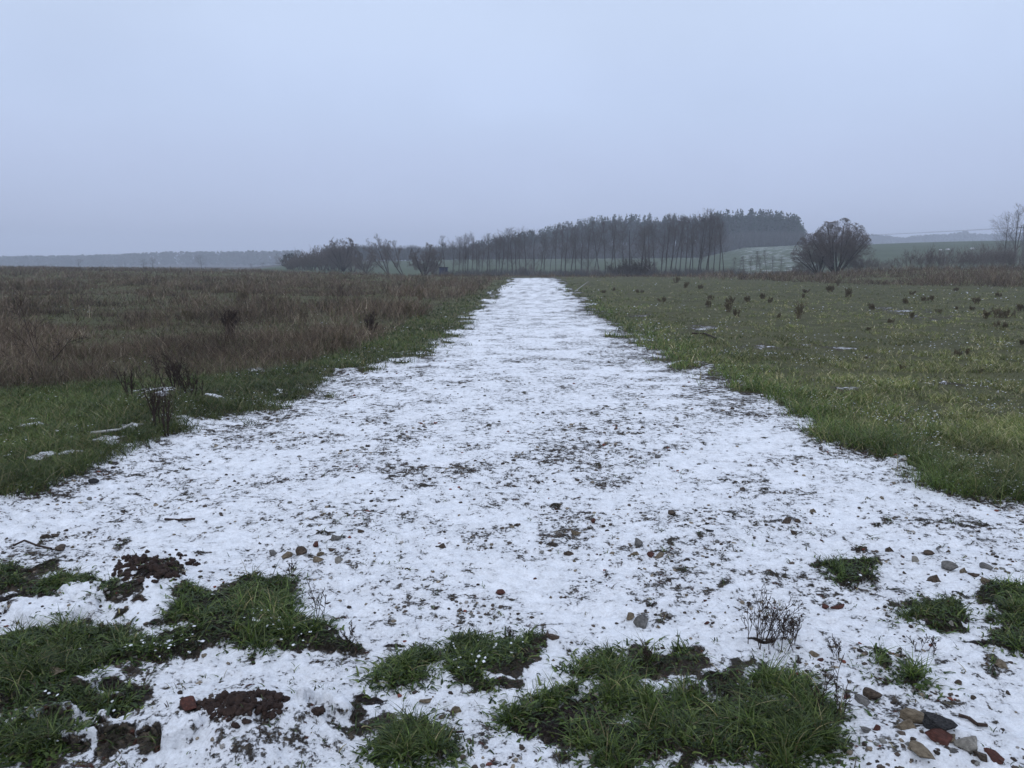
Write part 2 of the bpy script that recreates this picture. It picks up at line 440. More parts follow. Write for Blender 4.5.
BZU = np.array([-400, 250, 320, 450, 700, 745, 800, 870, 1000, 1100, 1500], float)
BZ = np.array([-3.5, -3.0, 1.2, 2.6, 3.6, 8.0, 8.8, 8.6, 9.6, 10.2, 11], float)
def base_h(x, y):
    """broad lie of the land"""
    yy = np.maximum(y, 1.0)
    u = 512 + 750 * np.clip(x / yy, -2, 2)
    h = 0.05 * (fbm(x, y, 6, 3, 5) - 0.5) * smooth(3, 12, y)
    h = h + 0.10 * smooth(0.2, 1.2, -(x + 2.3 + 0.0)) * smooth(12, 5, y) * 0.6
    # bank rising at the right beyond the meadow
    right = smooth(745, 960, u)
    h = h + right * smooth(44, 85, y) * 0.75
    h = h + (1 - smooth(300, 460, u)) * smooth(25, 130, y) * (0.66 - 0.0012 * np.clip(u, 0, 300)) * 1.5
    dip = smooth(82, 118, y) * (0.35 + 0.65 * smooth(250, 420, u)) * (1 - right * 0.6)
    h = h - 1.05 * dip
    z330 = np.interp(u, BZU, BZ)
    h = h + smooth(118, 345, y) * (z330 + 1.0)
    hump = smooth(520, 610, u) * (1 - smooth(800, 822, u))
    h = h + hump * 5.0 * smooth(345, 440, y)
    # beyond, down into the valley and up to the far woods
    h = h * (1 - smooth(460, 800, y)) + smooth(460, 800, y) * (-4.0)
    h = h + smooth(900, 1250, y) * smooth(800, 900, u) * 31.0
    h = h + smooth(800, 1000, y) * (1 - smooth(200, 600, u)) * 3.0
    return h * smooth(0.5, 2.0, y)

def relief(x, y, cov, green, soil, off, si):
    """small relief of the near ground"""
    a = smooth(20, 7, y)
    h = 0.018 * (fbm(x, y, 0.30, 4, 101) - 0.5) * 2 * a
    h = h + 0.015 * (fbm(x, y, 0.06, 3, 111) - 0.5) * 2 * smooth(14, 4, y)
    pe = np.clip(0.62 - worley(x, y, 0.045, 121), 0, 1)
    h = h + pe * 0.016 * smooth(9, 3, y) * np.clip(1.15 - cov, 0, 1)
    h = h + green * (0.008 + 0.04 * (fbm(x, y, 0.25, 3, 131) - 0.3)) * smooth(30, 8, y)
    h = h + si * 0.05 * smooth(20, 8, y)
    u, v = uv_of(x, y)
    for cu, cv, hw, hh, am in ((150, 588, 60, 34, 0.085), (245, 735, 80, 46, 0.085), (306, 726, 36, 24, 0.05), (930, 745, 70, 30, 0.04), (165, 412, 50, 16, 0.16), (225, 630, 90, 36, 0.04), (700, 730, 120, 60, 0.03)):
        h = h + am * np.exp(-(((u - cu) / hw) ** 2 + ((v - cv) / hh) ** 2) * 1.6) * (y < 14)
    h = h + soil * 0.03 * (fbm(x, y, 0.09, 3, 141) - 0.5) * 2
    return h

def gz(x, y):
    """final height of the near ground"""
    x = np.atleast_1d(np.asarray(x, float)); y = np.atleast_1d(np.asarray(y, float))
    cov, gr, so, we, off, si = zone(x, y)
    return base_h(x, y) + relief(x, y, cov, gr, so, off, si)
def gz1(x, y):
    return float(gz(x, y)[0])

# near ground: a fan of fine cells, then split into the track and the land beside it
NR, NC = 800, 1060
iy = np.linspace(1 / 1.55, 1 / 112.0, NR)
ys = 1 / iy
ts = np.concatenate([np.linspace(-2.0, -1.03, 50), np.linspace(-1.02, 1.02, NC - 100), np.linspace(1.03, 2.0, 50)])
Y, T = np.meshgrid(ys, ts, indexing='ij')
X = (Y + 0.25) * T
cov, gr, so, we, off, si = zone(X, Y)
Z = base_h(X, Y) + relief(X, Y, cov, gr, so, off, si)
V = np.stack([X, Y, Z], -1).reshape(-1, 3)
colr = np.stack([cov, gr, so], -1).reshape(-1, 3)
idx = np.arange(NR * NC).reshape(NR, NC)
Q = np.stack([idx[:-1, :-1], idx[:-1, 1:], idx[1:, 1:], idx[1:, :-1]], -1).reshape(-1, 4)
trk = ((off < 0) & (Y < 78))[:-1, :-1].reshape(-1)
def sub(Qs):
    used = np.unique(Qs)
    mp2 = np.full(NR * NC, -1, np.int64); mp2[used] = np.arange(len(used))
    return V[used], mp2[Qs], colr[used]
for nm, sel in (('track', trk), ('meadow_ground', ~trk)):
    v_, q_, c_ = sub(Q[sel])
    o = mesh_obj(nm, v_, q_, M_GROUND, None, c_, True)
    tag(o, kind='structure')
bpy.data.objects['track']['label'] = 'wide gravel track under thin trodden snow'
bpy.data.objects['meadow_ground']['label'] = 'turf and bare soil either side of the snowy track'

# far terrain: full circle sheet reaching the horizon
az = np.concatenate([np.linspace(-180, -52, 30)[:-1], np.linspace(-52, 52, 620), np.linspace(52, 180, 30)[1:]])
rr = np.concatenate([[0.0, 1, 2, 4, 8, 16, 30, 50, 70, 85], np.linspace(95, 500, 140), np.linspace(515, 1400, 60), np.linspace(1450, 2200, 8)])
R_, A_ = np.meshgrid(rr, np.radians(az), indexing='ij')
X, Y = R_ * np.sin(A_), R_ * np.cos(A_)
Z = base_h(X, Y)
Z = Z - 0.16 * (1 - smooth(100, 111, Y)) + 0.5 * (fbm(X, Y, 60, 3, 9) - 0.5) * smooth(130, 220, Y)
u = 512 + 750 * np.clip(X / np.maximum(Y, 1), -3, 3)
c = np.zeros(X.shape + (3,))
c[..., 0] = smooth(640, 760, u) * (1 - smooth(800, 870, u)) * smooth(118, 150, Y) * 0.66 + 0.10
c[..., 0] *= (1 - smooth(330, 345, Y) * 0.6)
c[..., 0] += 0.45 * smooth(318, 326, Y) * (1 - smooth(334, 342, Y)) * smooth(690, 740, u) * (1 - smooth(800, 860, u))
c[..., 1] = 1 - smooth(105, 135, Y)
c[..., 1] = np.maximum(c[..., 1], smooth(345, 360, Y))
idx = np.arange(X.size).reshape(X.shape)
Q = np.stack([idx[:-1, :-1], idx[1:, :-1], idx[1:, 1:], idx[:-1, 1:]], -1).reshape(-1, 4)
o = mesh_obj('terrain', np.stack([X, Y, Z], -1).reshape(-1, 3), Q, M_FAR, None, c.reshape(-1, 3), True)
tag(o, 'green and snow-streaked fields rolling away to the horizon', kind='structure')

# ------------------------------------------------------------------ strips: blades, stems, twigs as one mesh
def strips(P, D, H, Lw, W, nseg, colr, sag=None, jit=0.0, tip=0.12):
    """P (n,3) feet; D (n,2) lean direction; H height; Lw sideways reach; W width; returns verts, quads, colours"""
    n = len(P)
    t = np.linspace(0, 1, nseg + 1)[None, :]
    sg = np.zeros(n) if sag is None else sag
    hz = H[:, None] * (t - sg[:, None] * t ** 2.2)
    rx = Lw[:, None] * (0.35 * t + 0.65 * t ** 1.8)
    cx = P[:, 0:1] + D[:, 0:1] * rx
    cy = P[:, 1:2] + D[:, 1:2] * rx
    cz = P[:, 2:3] + hz
    if jit:
        cx = cx + rng.normal(0, 1, cx.shape) * jit * H[:, None] * t
        cy = cy + rng.normal(0, 1, cx.shape) * jit * H[:, None] * t
    ang = rng.uniform(0, math.pi, n)
    wx, wy = np.cos(ang)[:, None], np.sin(ang)[:, None]
    ww = W[:, None] * 0.5 * (1 - (1 - tip) * t ** 1.5)
    A = np.stack([cx - wx * ww, cy - wy * ww, cz], -1)
    B = np.stack([cx + wx * ww, cy + wy * ww, cz], -1)
    VV = np.stack([A, B], 2).reshape(n, (nseg + 1) * 2, 3)
    b0 = (np.arange(n) * (nseg + 1) * 2)[:, None]
    k = (np.arange(nseg) * 2)[None, :]
    QQ = np.stack([b0 + k, b0 + k + 1, b0 + k + 3, b0 + k + 2], -1).reshape(-1, 4)
    CC = np.repeat(colr[:, None, :], (nseg + 1) * 2, 1)
    return VV.reshape(-1, 3), QQ, CC.reshape(-1, 3)

def join(parts):
    vs, qs, cs = [], [], []; o_ = 0
    for v_, q_, c_ in parts:
        vs.append(v_); qs.append(q_ + o_); cs.append(c_); o_ += len(v_)
    return np.concatenate(vs), np.concatenate(qs), np.concatenate(cs)

def pick_colors(n, cols, wts, jit=0.25):
    cols = np.array(cols); i = rng.choice(len(cols), n, p=np.array(wts) / sum(wts))
    return cols[i] * (1 + rng.uniform(-jit, jit, (n, 1)))

def rdir(n):
    a = rng.uniform(0, 2 * math.pi, n)
    return np.stack([np.cos(a), np.sin(a)], -1)

GC = [(0.042, 0.070, 0.013), (0.068, 0.105, 0.020), (0.105, 0.135, 0.032), (0.022, 0.040, 0.010), (0.21, 0.18, 0.085), (0.12, 0.15, 0.055)]

# --- lush tufts close to the camera
def near_grass():
    n = 90000
    y = 1 / rng.uniform(1 / 7.5, 1 / 1.7, n); x = (y + 0.25) * rng.uniform(-0.95, 0.95, n)
    cov, gr, so, we, off, si = zone(x, y)
    u, v = uv_of(x, y)
    keep = (gr > 0.55) & (si < 0.3) & (v > 520) & (rng.uniform(0, 1, n) < 0.26 * smooth(0.34, 0.60, fbm(x, y, 0.16, 3, 201)) * smooth(0.5, 0.95, gr) + 0.03)
    x, y = x[keep], y[keep]
    z = gz(x, y)
    m = len(x)
    k = 16
    lush = 0.55 + 1.0 * fbm(x, y, 0.5, 3, 203)
    u, v = uv_of(x, y)
    lush = lush * np.where(((u > 150) & (u < 300) & (v < 660)) | ((u > 600) & (v > 640)), 1.0, 0.72)
    X_ = np.repeat(x, k) + rng.normal(0, 0.012, m * k); Y_ = np.repeat(y, k) + rng.normal(0, 0.012, m * k)
    P = np.stack([X_, Y_, np.repeat(z, k) - 0.006], -1)
    H = np.repeat(lush, k) * rng.uniform(0.030, 0.135, m * k)
    D = rdir(m * k)
    Lw = H * rng.uniform(0.15, 1.5, m * k)
    sag = rng.uniform(0.1, 0.75, m * k)
    W = rng.uniform(0.0025, 0.0062, m * k)
    tone = np.repeat(0.35 + 1.35 * fbm(x, y, 0.25, 3, 207), k)[:, None] * rng.uniform(0.6, 1.5, (m * k, 1))
    C_ = pick_colors(m * k, GC, [3, 4, 3, 3, 0.9, 1.2]) * tone
    a = strips(P, D, H, Lw, W, 4, C_, sag)
    # broad little leaves of clover and plantain
    n2 = 30000
    j = rng.integers(0, m, n2)
    X2 = x[j] + rng.normal(0, 0.05, n2); Y2 = y[j] + rng.normal(0, 0.05, n2)
    P2 = np.stack([X2, Y2, gz(X2, Y2) - 0.003], -1)
    H2 = rng.uniform(0.012, 0.04, n2)
    b = strips(P2, rdir(n2), H2, H2 * rng.uniform(0.5, 1.6, n2), rng.uniform(0.006, 0.014, n2), 3, pick_colors(n2, GC[:4], [3, 3, 2, 3]), rng.uniform(0.4, 0.9, n2), tip=0.5)
    n3 = 150000
    y3 = 1 / rng.uniform(1 / 7.5, 1 / 1.7, n3); x3 = (y3 + 0.25) * rng.uniform(-0.95, 0.95, n3)
    cov, gr, so, we, off, si = zone(x3, y3)
    u3, v3 = uv_of(x3, y3)
    k3 = (gr > 0.10) & (v3 > 520) & (si < 0.3) & (off < 0.05)
    x3, y3 = x3[k3], y3[k3]; n3 = len(x3)
    H3 = rng.uniform(0.008, 0.040, n3)
    C3 = pick_colors(n3, GC[:5] + [(0.055, 0.040, 0.025)], [3, 3, 1, 4, 0.6, 2]) * (0.35 + 1.2 * fbm(x3, y3, 0.25, 3, 209))[:, None] * rng.uniform(0.5, 1.4, (n3, 1))
    e_ = strips(np.stack([x3, y3, gz(x3, y3) - 0.003], -1), rdir(n3), H3, H3 * rng.uniform(0.3, 2.0, n3), rng.uniform(0.003, 0.008, n3), 3, C3, rng.uniform(0.2, 0.9, n3), tip=0.35)
    v_, q_, c_ = join([a, b, e_])
    tag(mesh_obj('grass', v_, q_, M_GRASS, None, c_), 'dark green grass tufts breaking through the snow in the foreground', kind='stuff')
near_grass()

# --- lone blades and sprouts in the snow
def sprouts():
    n = 1500
    y = 1 / rng.uniform(1 / 14, 1 / 1.8, n); x = (y + 0.25) * rng.uniform(-0.9, 0.9, n)
    cov, gr, so, we, off, si = zone(x, y)
    k_ = (off < 0) & (gr < 0.4) & (rng.uniform(0, 1, n) < 0.35 + 0.6 * (fbm(x, y, 0.8, 3, 222) > 0.52))
    x, y = x[k_], y[k_]; m = len(x); k = 5
    P = np.stack([np.repeat(x, k) + rng.normal(0, 0.01, m * k), np.repeat(y, k) + rng.normal(0, 0.01, m * k), np.repeat(gz(x, y), k) - 0.003], -1)
    H = rng.uniform(0.008, 0.035, m * k)
    v_, q_, c_ = strips(P, rdir(m * k), H, H * rng.uniform(0.3, 1.6, m * k), rng.uniform(0.002, 0.007, m * k), 3, pick_colors(m * k, GC[:5] + [(0.06, 0.045, 0.03)], [2, 2, 1, 2, 1, 3]), rng.uniform(0.1, 0.8, m * k), tip=0.4)
    tag(mesh_obj('sprouting_grass', v_, q_, M_GRASS, None, c_), 'tiny sprigs and blades poking through the snow of the track', kind='stuff')
sprouts()

# --- verges and the meadow on the right
def meadow():
    parts = []
    # left verge and right verge: thick green; meadow: shorter, yellower
    n = 260000
    y = 1 / rng.uniform(1 / 82, 1 / 3.6, n); t = rng.uniform(-0.98, 0.98, n); x = (y + 0.25) * t
    cov, gr, so, we, off, si = zone(x, y)
    rgt = x > 0
    tuft = fbm(x, y, 0.45, 3, 301)
    ok = (off > -0.16) & (we < 0.5) & (si < 0.35) & (rng.uniform(0, 1, n) < smooth(-0.16, 0.10, off) * 0.9 + 0.1)
    p = np.where(rgt, 0.30 + 0.9 * (tuft > 0.5) + 0.8 * np.exp(-off / 0.9), 1.0)
    ok &= rng.uniform(0, 1, n) < p
    x, y, off, tuft, rgt = x[ok], y[ok], off[ok], tuft[ok], rgt[ok]
    m = len(x); k = 3
    def rp(a): return np.repeat(a, k)
    X_ = rp(x) + rng.normal(0, 0.02, m * k) * (1 + rp(y) * 0.06); Y_ = rp(y) + rng.normal(0, 0.03, m * k) * (1 + rp(y) * 0.06)
    P = np.stack([X_, Y_, rp(gz(x, y)) - 0.01], -1)
    vergeR = np.exp(-rp(off) / 0.8)
    H = np.where(rp(rgt), 0.035 + 0.09 * vergeR + 0.05 * (rp(tuft) > 0.56), 0.06 + 0.09 * rp(tuft)) * rng.uniform(0.6, 1.5, m * k)
    W = np.maximum(0.004, 0.0009 * Y_) * rng.uniform(0.7, 1.3, m * k)
    C1 = pick_colors(m * k, GC, [2, 4, 3, 2, 1.2, 0.5])
    C2 = pick_colors(m * k, [(0.105, 0.125, 0.034), (0.165, 0.175, 0.056), (0.235, 0.215, 0.095), (0.070, 0.085, 0.026), (0.34, 0.30, 0.18), (0.17, 0.20, 0.07)], [3, 3, 2.4, 3, 1.2, 0.35])
    f = np.where(rp(rgt), 1 - np.exp(-rp(off) / 1.1), 0.25 * rp(fbm(x, y, 1.2, 3, 305)))[:, None]
    C_ = np.where(rng.uniform(0, 1, (m * k, 1)) < f, C2, C1)
    patch = rp(fbm(x, y, 2.5, 4, 306))[:, None]
    C_ = C_ * np.where(rp(rgt), 1.22, 0.85)[:, None] * (0.5 + 1.2 * patch) * (0.65 + 0.75 * rp(fbm(x, y, 0.5, 3, 309))[:, None])
    parts.append(strips(P, rdir(m * k), H, H * rng.uniform(0.2, 1.5, m * k), W, 2, C_, rng.uniform(0.1, 0.6, m * k)))
    v_, q_, c_ = join(parts)
    tag(mesh_obj('meadow_grass', v_, q_, M_GRASS, None, c_), 'short wet grass of the verges and the meadow', kind='stuff')
meadow()

# --- dead brown weeds of the fallow on the left, the belt beyond the track and the bank on the right
WC = [(0.110, 0.078, 0.052), (0.145, 0.108, 0.074), (0.190, 0.150, 0.104), (0.060, 0.042, 0.031), (0.30, 0.25, 0.18), (0.09, 0.100, 0.036)]
def weed_land(x, y):
    """density 0..1 of standing dead weeds"""
    cov, gr, so, we, off, si = zone(x, y)
    u, v = uv_of(x, y)
    left = we * (x < 5)
    D = np.interp(u, [0, 200, 300, 450, 520], [260, 170, 108, 92, 84])
    left = left * (1 - smooth(D, D + 8, y))
    belt = smooth(73, 79, y) * (1 - smooth(96, 104, y)) * (off + 1 > -50) * (u > 440)
    bank = smooth(0, 1, (y - np.interp(u, [740, 800, 860, 1024, 1200], [66, 56, 50, 45, 42])) / 3.0) * (1 - smooth(88, 96, y)) * (u > 700)
    return np.maximum(np.maximum(left, belt), bank), left, bank
def dry_weeds():
    parts = []
    def batch(n, y0, y1, kst, hs, wmin, wk, seg, seed):
        y = 1 / rng.uniform(1 / y1, 1 / y0, n); x = (y + 0.25) * rng.uniform(-1.0, 1.0, n)
        d, lf, bk = weed_land(x, y)
        cl = fbm(x, y, 1.3, 4, 401); u, v = uv_of(x, y)
        green_gap = ell(u, v, [(90, 300, 90, 5), (230, 300, 110, 5), (380, 300, 50, 5), (60, 322, 60, 5), (220, 345, 50, 5), (100, 345, 45, 6), (75, 352, 25, 5), (440, 292, 30, 3)])
        p = d * np.clip(0.2 + 3.4 * (cl - 0.40) + 0.5 * smooth(14, 8, y), 0.05, 1) * (1 - 0.85 * smooth(0.4, 0.9, green_gap + 0.8 * (fbm(x, y, 2, 3, 408) - .5)))
        ok = rng.uniform(0, 1, n) < p
        x, y, cl, bk = x[ok], y[ok], cl[ok], bk[ok]; m = len(x)
        z = gz(x, y) if y1 < 100 else base_h(x, y)
        if m == 0: return
        k = kst
        rp = lambda a: np.repeat(a, k)
        big = fbm(x, y, 3.5, 3, 405)
        H = rp(0.10 + 0.62 * smooth(0.25, 0.75, big) + 0.34 * smooth(17, 8, y)) * hs * rng.uniform(0.35, 1.0, m * k) ** 1.0 * rp(rng.uniform(0.6, 1.5, m)) * (1 + 0.55 * rp(bk)) * 1.05
        P = np.stack([rp(x) + rng.normal(0, 0.05, m * k), rp(y) + rng.normal(0, 0.05, m * k), rp(z) - 0.02], -1)
        up = rng.uniform(0, 1, m * k) < 0.45            # side twigs that start up the stem
        P[:, 2] += np.where(up, H * 0.4, 0)
        H = np.where(up, H * 0.5, H)
        W = np.maximum(wmin, wk * P[:, 1]) * rng.uniform(0.6, 1.4, m * k)
        tone = rp(0.05 + 1.05 * fbm(x, y * 0.6, 2.4, 4, 411) + 0.95 * fbm(x, y, 0.6, 3, 413))[:, None]
        C_ = pick_colors(m * k, WC, [4, 4, 2.4, 4.5, 1.1, 1.1]) * tone * rng.uniform(0.7, 1.3, (m * k, 1))
        parts.append(strips(P, rdir(m * k), H, H * rng.uniform(0.05, 1.15, m * k), W, seg, C_, rng.uniform(0, 0.35, m * k), jit=0.07, tip=0.35))
        return
    batch(26000, 4.5, 14, 12, 0.95, 0.004, 0.0, 3, 1)
    batch(80000, 12, 40, 7, 0.85, 0.005, 0.00045, 2, 2)
    batch(90000, 35, 110, 6, 0.75, 0.014, 0.00035, 2, 3)
    batch(60000, 100, 265, 4, 0.8, 0.04, 0.0004, 1, 4)
    v_, q_, c_ = join(parts)
    tag(mesh_obj('dry_weeds', v_, q_, M_DRY, None, c_), 'brown dead weeds standing over the fallow land', kind='stuff')
    # green understorey of the fallow
    n = 90000
    y = 1 / rng.uniform(1 / 110, 1 / 4.5, n); x = (y + 0.25) * rng.uniform(-1, 0.2, n)
    d, lf, bk = weed_land(x, y)
    ok = rng.uniform(0, 1, n) < lf * 0.6
    x, y = x[ok], y[ok]; m = len(x)
    P = np.stack([x, y, gz(x, y) - 0.01], -1)
    H = rng.uniform(0.06, 0.2, m)
    W = np.maximum(0.008, 0.0011 * y)
    C_ = pick_colors(m, [(0.060, 0.070, 0.022), (0.095, 0.098, 0.034), (0.085, 0.062, 0.042), (0.18, 0.145, 0.09), (0.12, 0.10, 0.06)], [3, 3, 3, 2, 0.25])
    v_, q_, c_ = strips(P, rdir(m), H, H * rng.uniform(0.2, 1.4, m), W, 2, C_, rng.uniform(0, 0.5, m))
    tag(mesh_obj('fallow_grass', v_, q_, M_GRASS, None, c_), 'low green and straw growth between the dead weeds', kind='stuff')
dry_weeds()

# --- crumbs of snow caught in the grass
M_SNOW = noise_mat('snow_crumb', (0.74, 0.76, 0.78), (0.88, 0.89, 0.90), 40, 0.8, 0.3)
def snow_crumbs():
    vs, fs = [], []; o_ = 0
    for n, y0, y1, s0, s1, lo in ((120000, 1.7, 6.5, 0.0012, 0.0055, 0.0), (160000, 4.5, 75, 0.003, 0.009, 0.05)):
        y = 1 / rng.uniform(1 / y1, 1 / y0, n); x = (y + 0.25) * rng.uniform(-0.98, 0.98, n)
        cov, gr, so, we, off, si = zone(x, y)
        cl = fbm(x, y, 0.22 if y1 < 10 else 0.6, 4, 601); big = fbm(x, y, 1.1 if y1 < 10 else 5, 3, 603)
        p = smooth(0.50, 0.68, cl) * smooth(0.42, 0.62, big)
        if y1 < 10: uu, vv = uv_of(x, y); p = smooth(0.56, 0.70, cl) * smooth(0.45, 0.6, big) * np.where(uu > 580, 0.06, 0.30)
        if y1 > 10: p = (p * 0.4 + 0.55 * smooth(0.47, 0.60, cl) * np.exp(-np.maximum(off, 0) / 0.35)) * (1 - 0.8 * we) * (y < 74); ok_ = off > 0.05
        else: ok_ = (off <= 0.05)
        ok = ok_ & (gr > 0.4) & (rng.uniform(0, 1, n) < p * 0.55)
        x, y = x[ok], y[ok]; m = len(x)
        z = gz(x, y) + rng.uniform(0.0, 0.02 if y1 < 10 else 0.05, m)
        v0, f0 = ICO[1] if y1 < 10 else ICO[0]
        sc = rng.uniform(s0, s1, m) * (1 if y1 < 10 else np.clip(y / 11, 0.7, 4))
        ax = np.stack([sc * rng.uniform(0.8, 1.9, m), sc * rng.uniform(0.8, 1.9, m), sc * rng.uniform(0.35, 0.7, m)], -1)
        P = v0[None] * (1 + rng.uniform(-0.35, 0.35, (m, len(v0), 1))) * ax[:, None, :] + np.stack([x, y, z], -1)[:, None, :]
        vs.append(P.reshape(-1, 3)); fs.append((f0[None] + (np.arange(m) * len(v0))[:, None, None]).reshape(-1, 3) + o_); o_ += m * len(v0)
    tag(mesh_obj('snow', np.concatenate(vs), np.concatenate(fs), M_SNOW, None, None, True), 'crumbs of snow caught in the grass', kind='stuff')

# ------------------------------------------------------------------ stones
def ico(sub=2):
    p = (1 + 5 ** 0.5) / 2
    v = np.array([(-1, p, 0), (1, p, 0), (-1, -p, 0), (1, -p, 0), (0, -1, p), (0, 1, p), (0, -1, -p), (0, 1, -p), (p, 0, -1), (p, 0, 1), (-p, 0, -1), (-p, 0, 1)], float)
    v /= np.linalg.norm(v[0])
    f = [(0, 11, 5), (0, 5, 1), (0, 1, 7), (0, 7, 10), (0, 10, 11), (1, 5, 9), (5, 11, 4), (11, 10, 2), (10, 7, 6), (7, 1, 8), (3, 9, 4), (3, 4, 2), (3, 2, 6), (3, 6, 8), (3, 8, 9), (4, 9, 5), (2, 4, 11), (6, 2, 10), (8, 6, 7), (9, 8, 1)]
    v = list(map(tuple, v))
    for _ in range(sub):
        cache = {}; nf = []
        def midp(a, b):
            k = (min(a, b), max(a, b))
            if k not in cache:
                m_ = np.array(v[a]) + np.array(v[b]); m_ /= np.linalg.norm(m_)
                v.append(tuple(m_)); cache[k] = len(v) - 1
            return cache[k]
        for a, b, c_ in f:
            ab, bc, ca = midp(a, b), midp(b, c_), midp(c_, a)
            nf += [(a, ab, ca), (b, bc, ab), (c_, ca, bc), (ab, bc, ca)]
        f = nf
    return np.array(v), np.array(f)
ICO = {k: ico(k) for k in (0, 1, 2, 3)}

def rock_verts(sub, r, cuts=7, rough=0.06, cr_=(0.5, 0.85), grain=0.0):
    v, f = ICO[sub]
    v = v.copy()
    for _ in range(cuts):          # flat broken faces
        n = r.normal(0, 1, 3); n /= np.linalg.norm(n)
        d = r.uniform(*cr_)
        s = v @ n
        v -= np.outer(np.maximum(s - d, 0), n)
    fr = r.normal(0, 2.2, (3, 3)); ph = r.uniform(0, 6, 3)
    v *= 1 + rough * np.sin(v @ fr + ph).sum(1, keepdims=True)
    if grain: v *= 1 + r.normal(0, grain, (len(v), 1))
    return v, f

snow_crumbs()
ROCKS = []
for k in range(9):
    r_ = np.random.default_rng(900 + k)
    v_, f_ = rock_verts(3, r_, 13, 0.02, (0.30, 0.70), 0.014)
    ROCKS.append((v_, f_))
rock_mesh = {}
def stone(name, label, cat, u, v, wpx, ratio, tone, shape, group=None, flat=0.6, rz=None, sink=0.40):
    """stone seen at pixel u, v with a width of wpx pixels"""
    x, y = ground_at(u, v)
    d = y * CP + CH * SP
    s = wpx * d / F * 0.5
    key = (shape, tone)
    if key not in rock_mesh:
        V_, F_ = ROCKS[shape]
        o = mesh_obj(name, V_, F_, STONE[tone], None, None, False)
        rock_mesh[key] = o.data
    else:
        o = bpy.data.objects.new(name, rock_mesh[key]); COL.objects.link(o)
    o.scale = (s, s * ratio, s * flat)
    o.rotation_euler = (random.uniform(-.15, .15), random.uniform(-.15, .15), random.uniform(-.4, .4) if rz is None else rz)
    o.location = (x, y, gz1(x, y) + s * flat * (1 - 2 * sink) * 0.9)
    tag(o, label, cat, group)
    return o

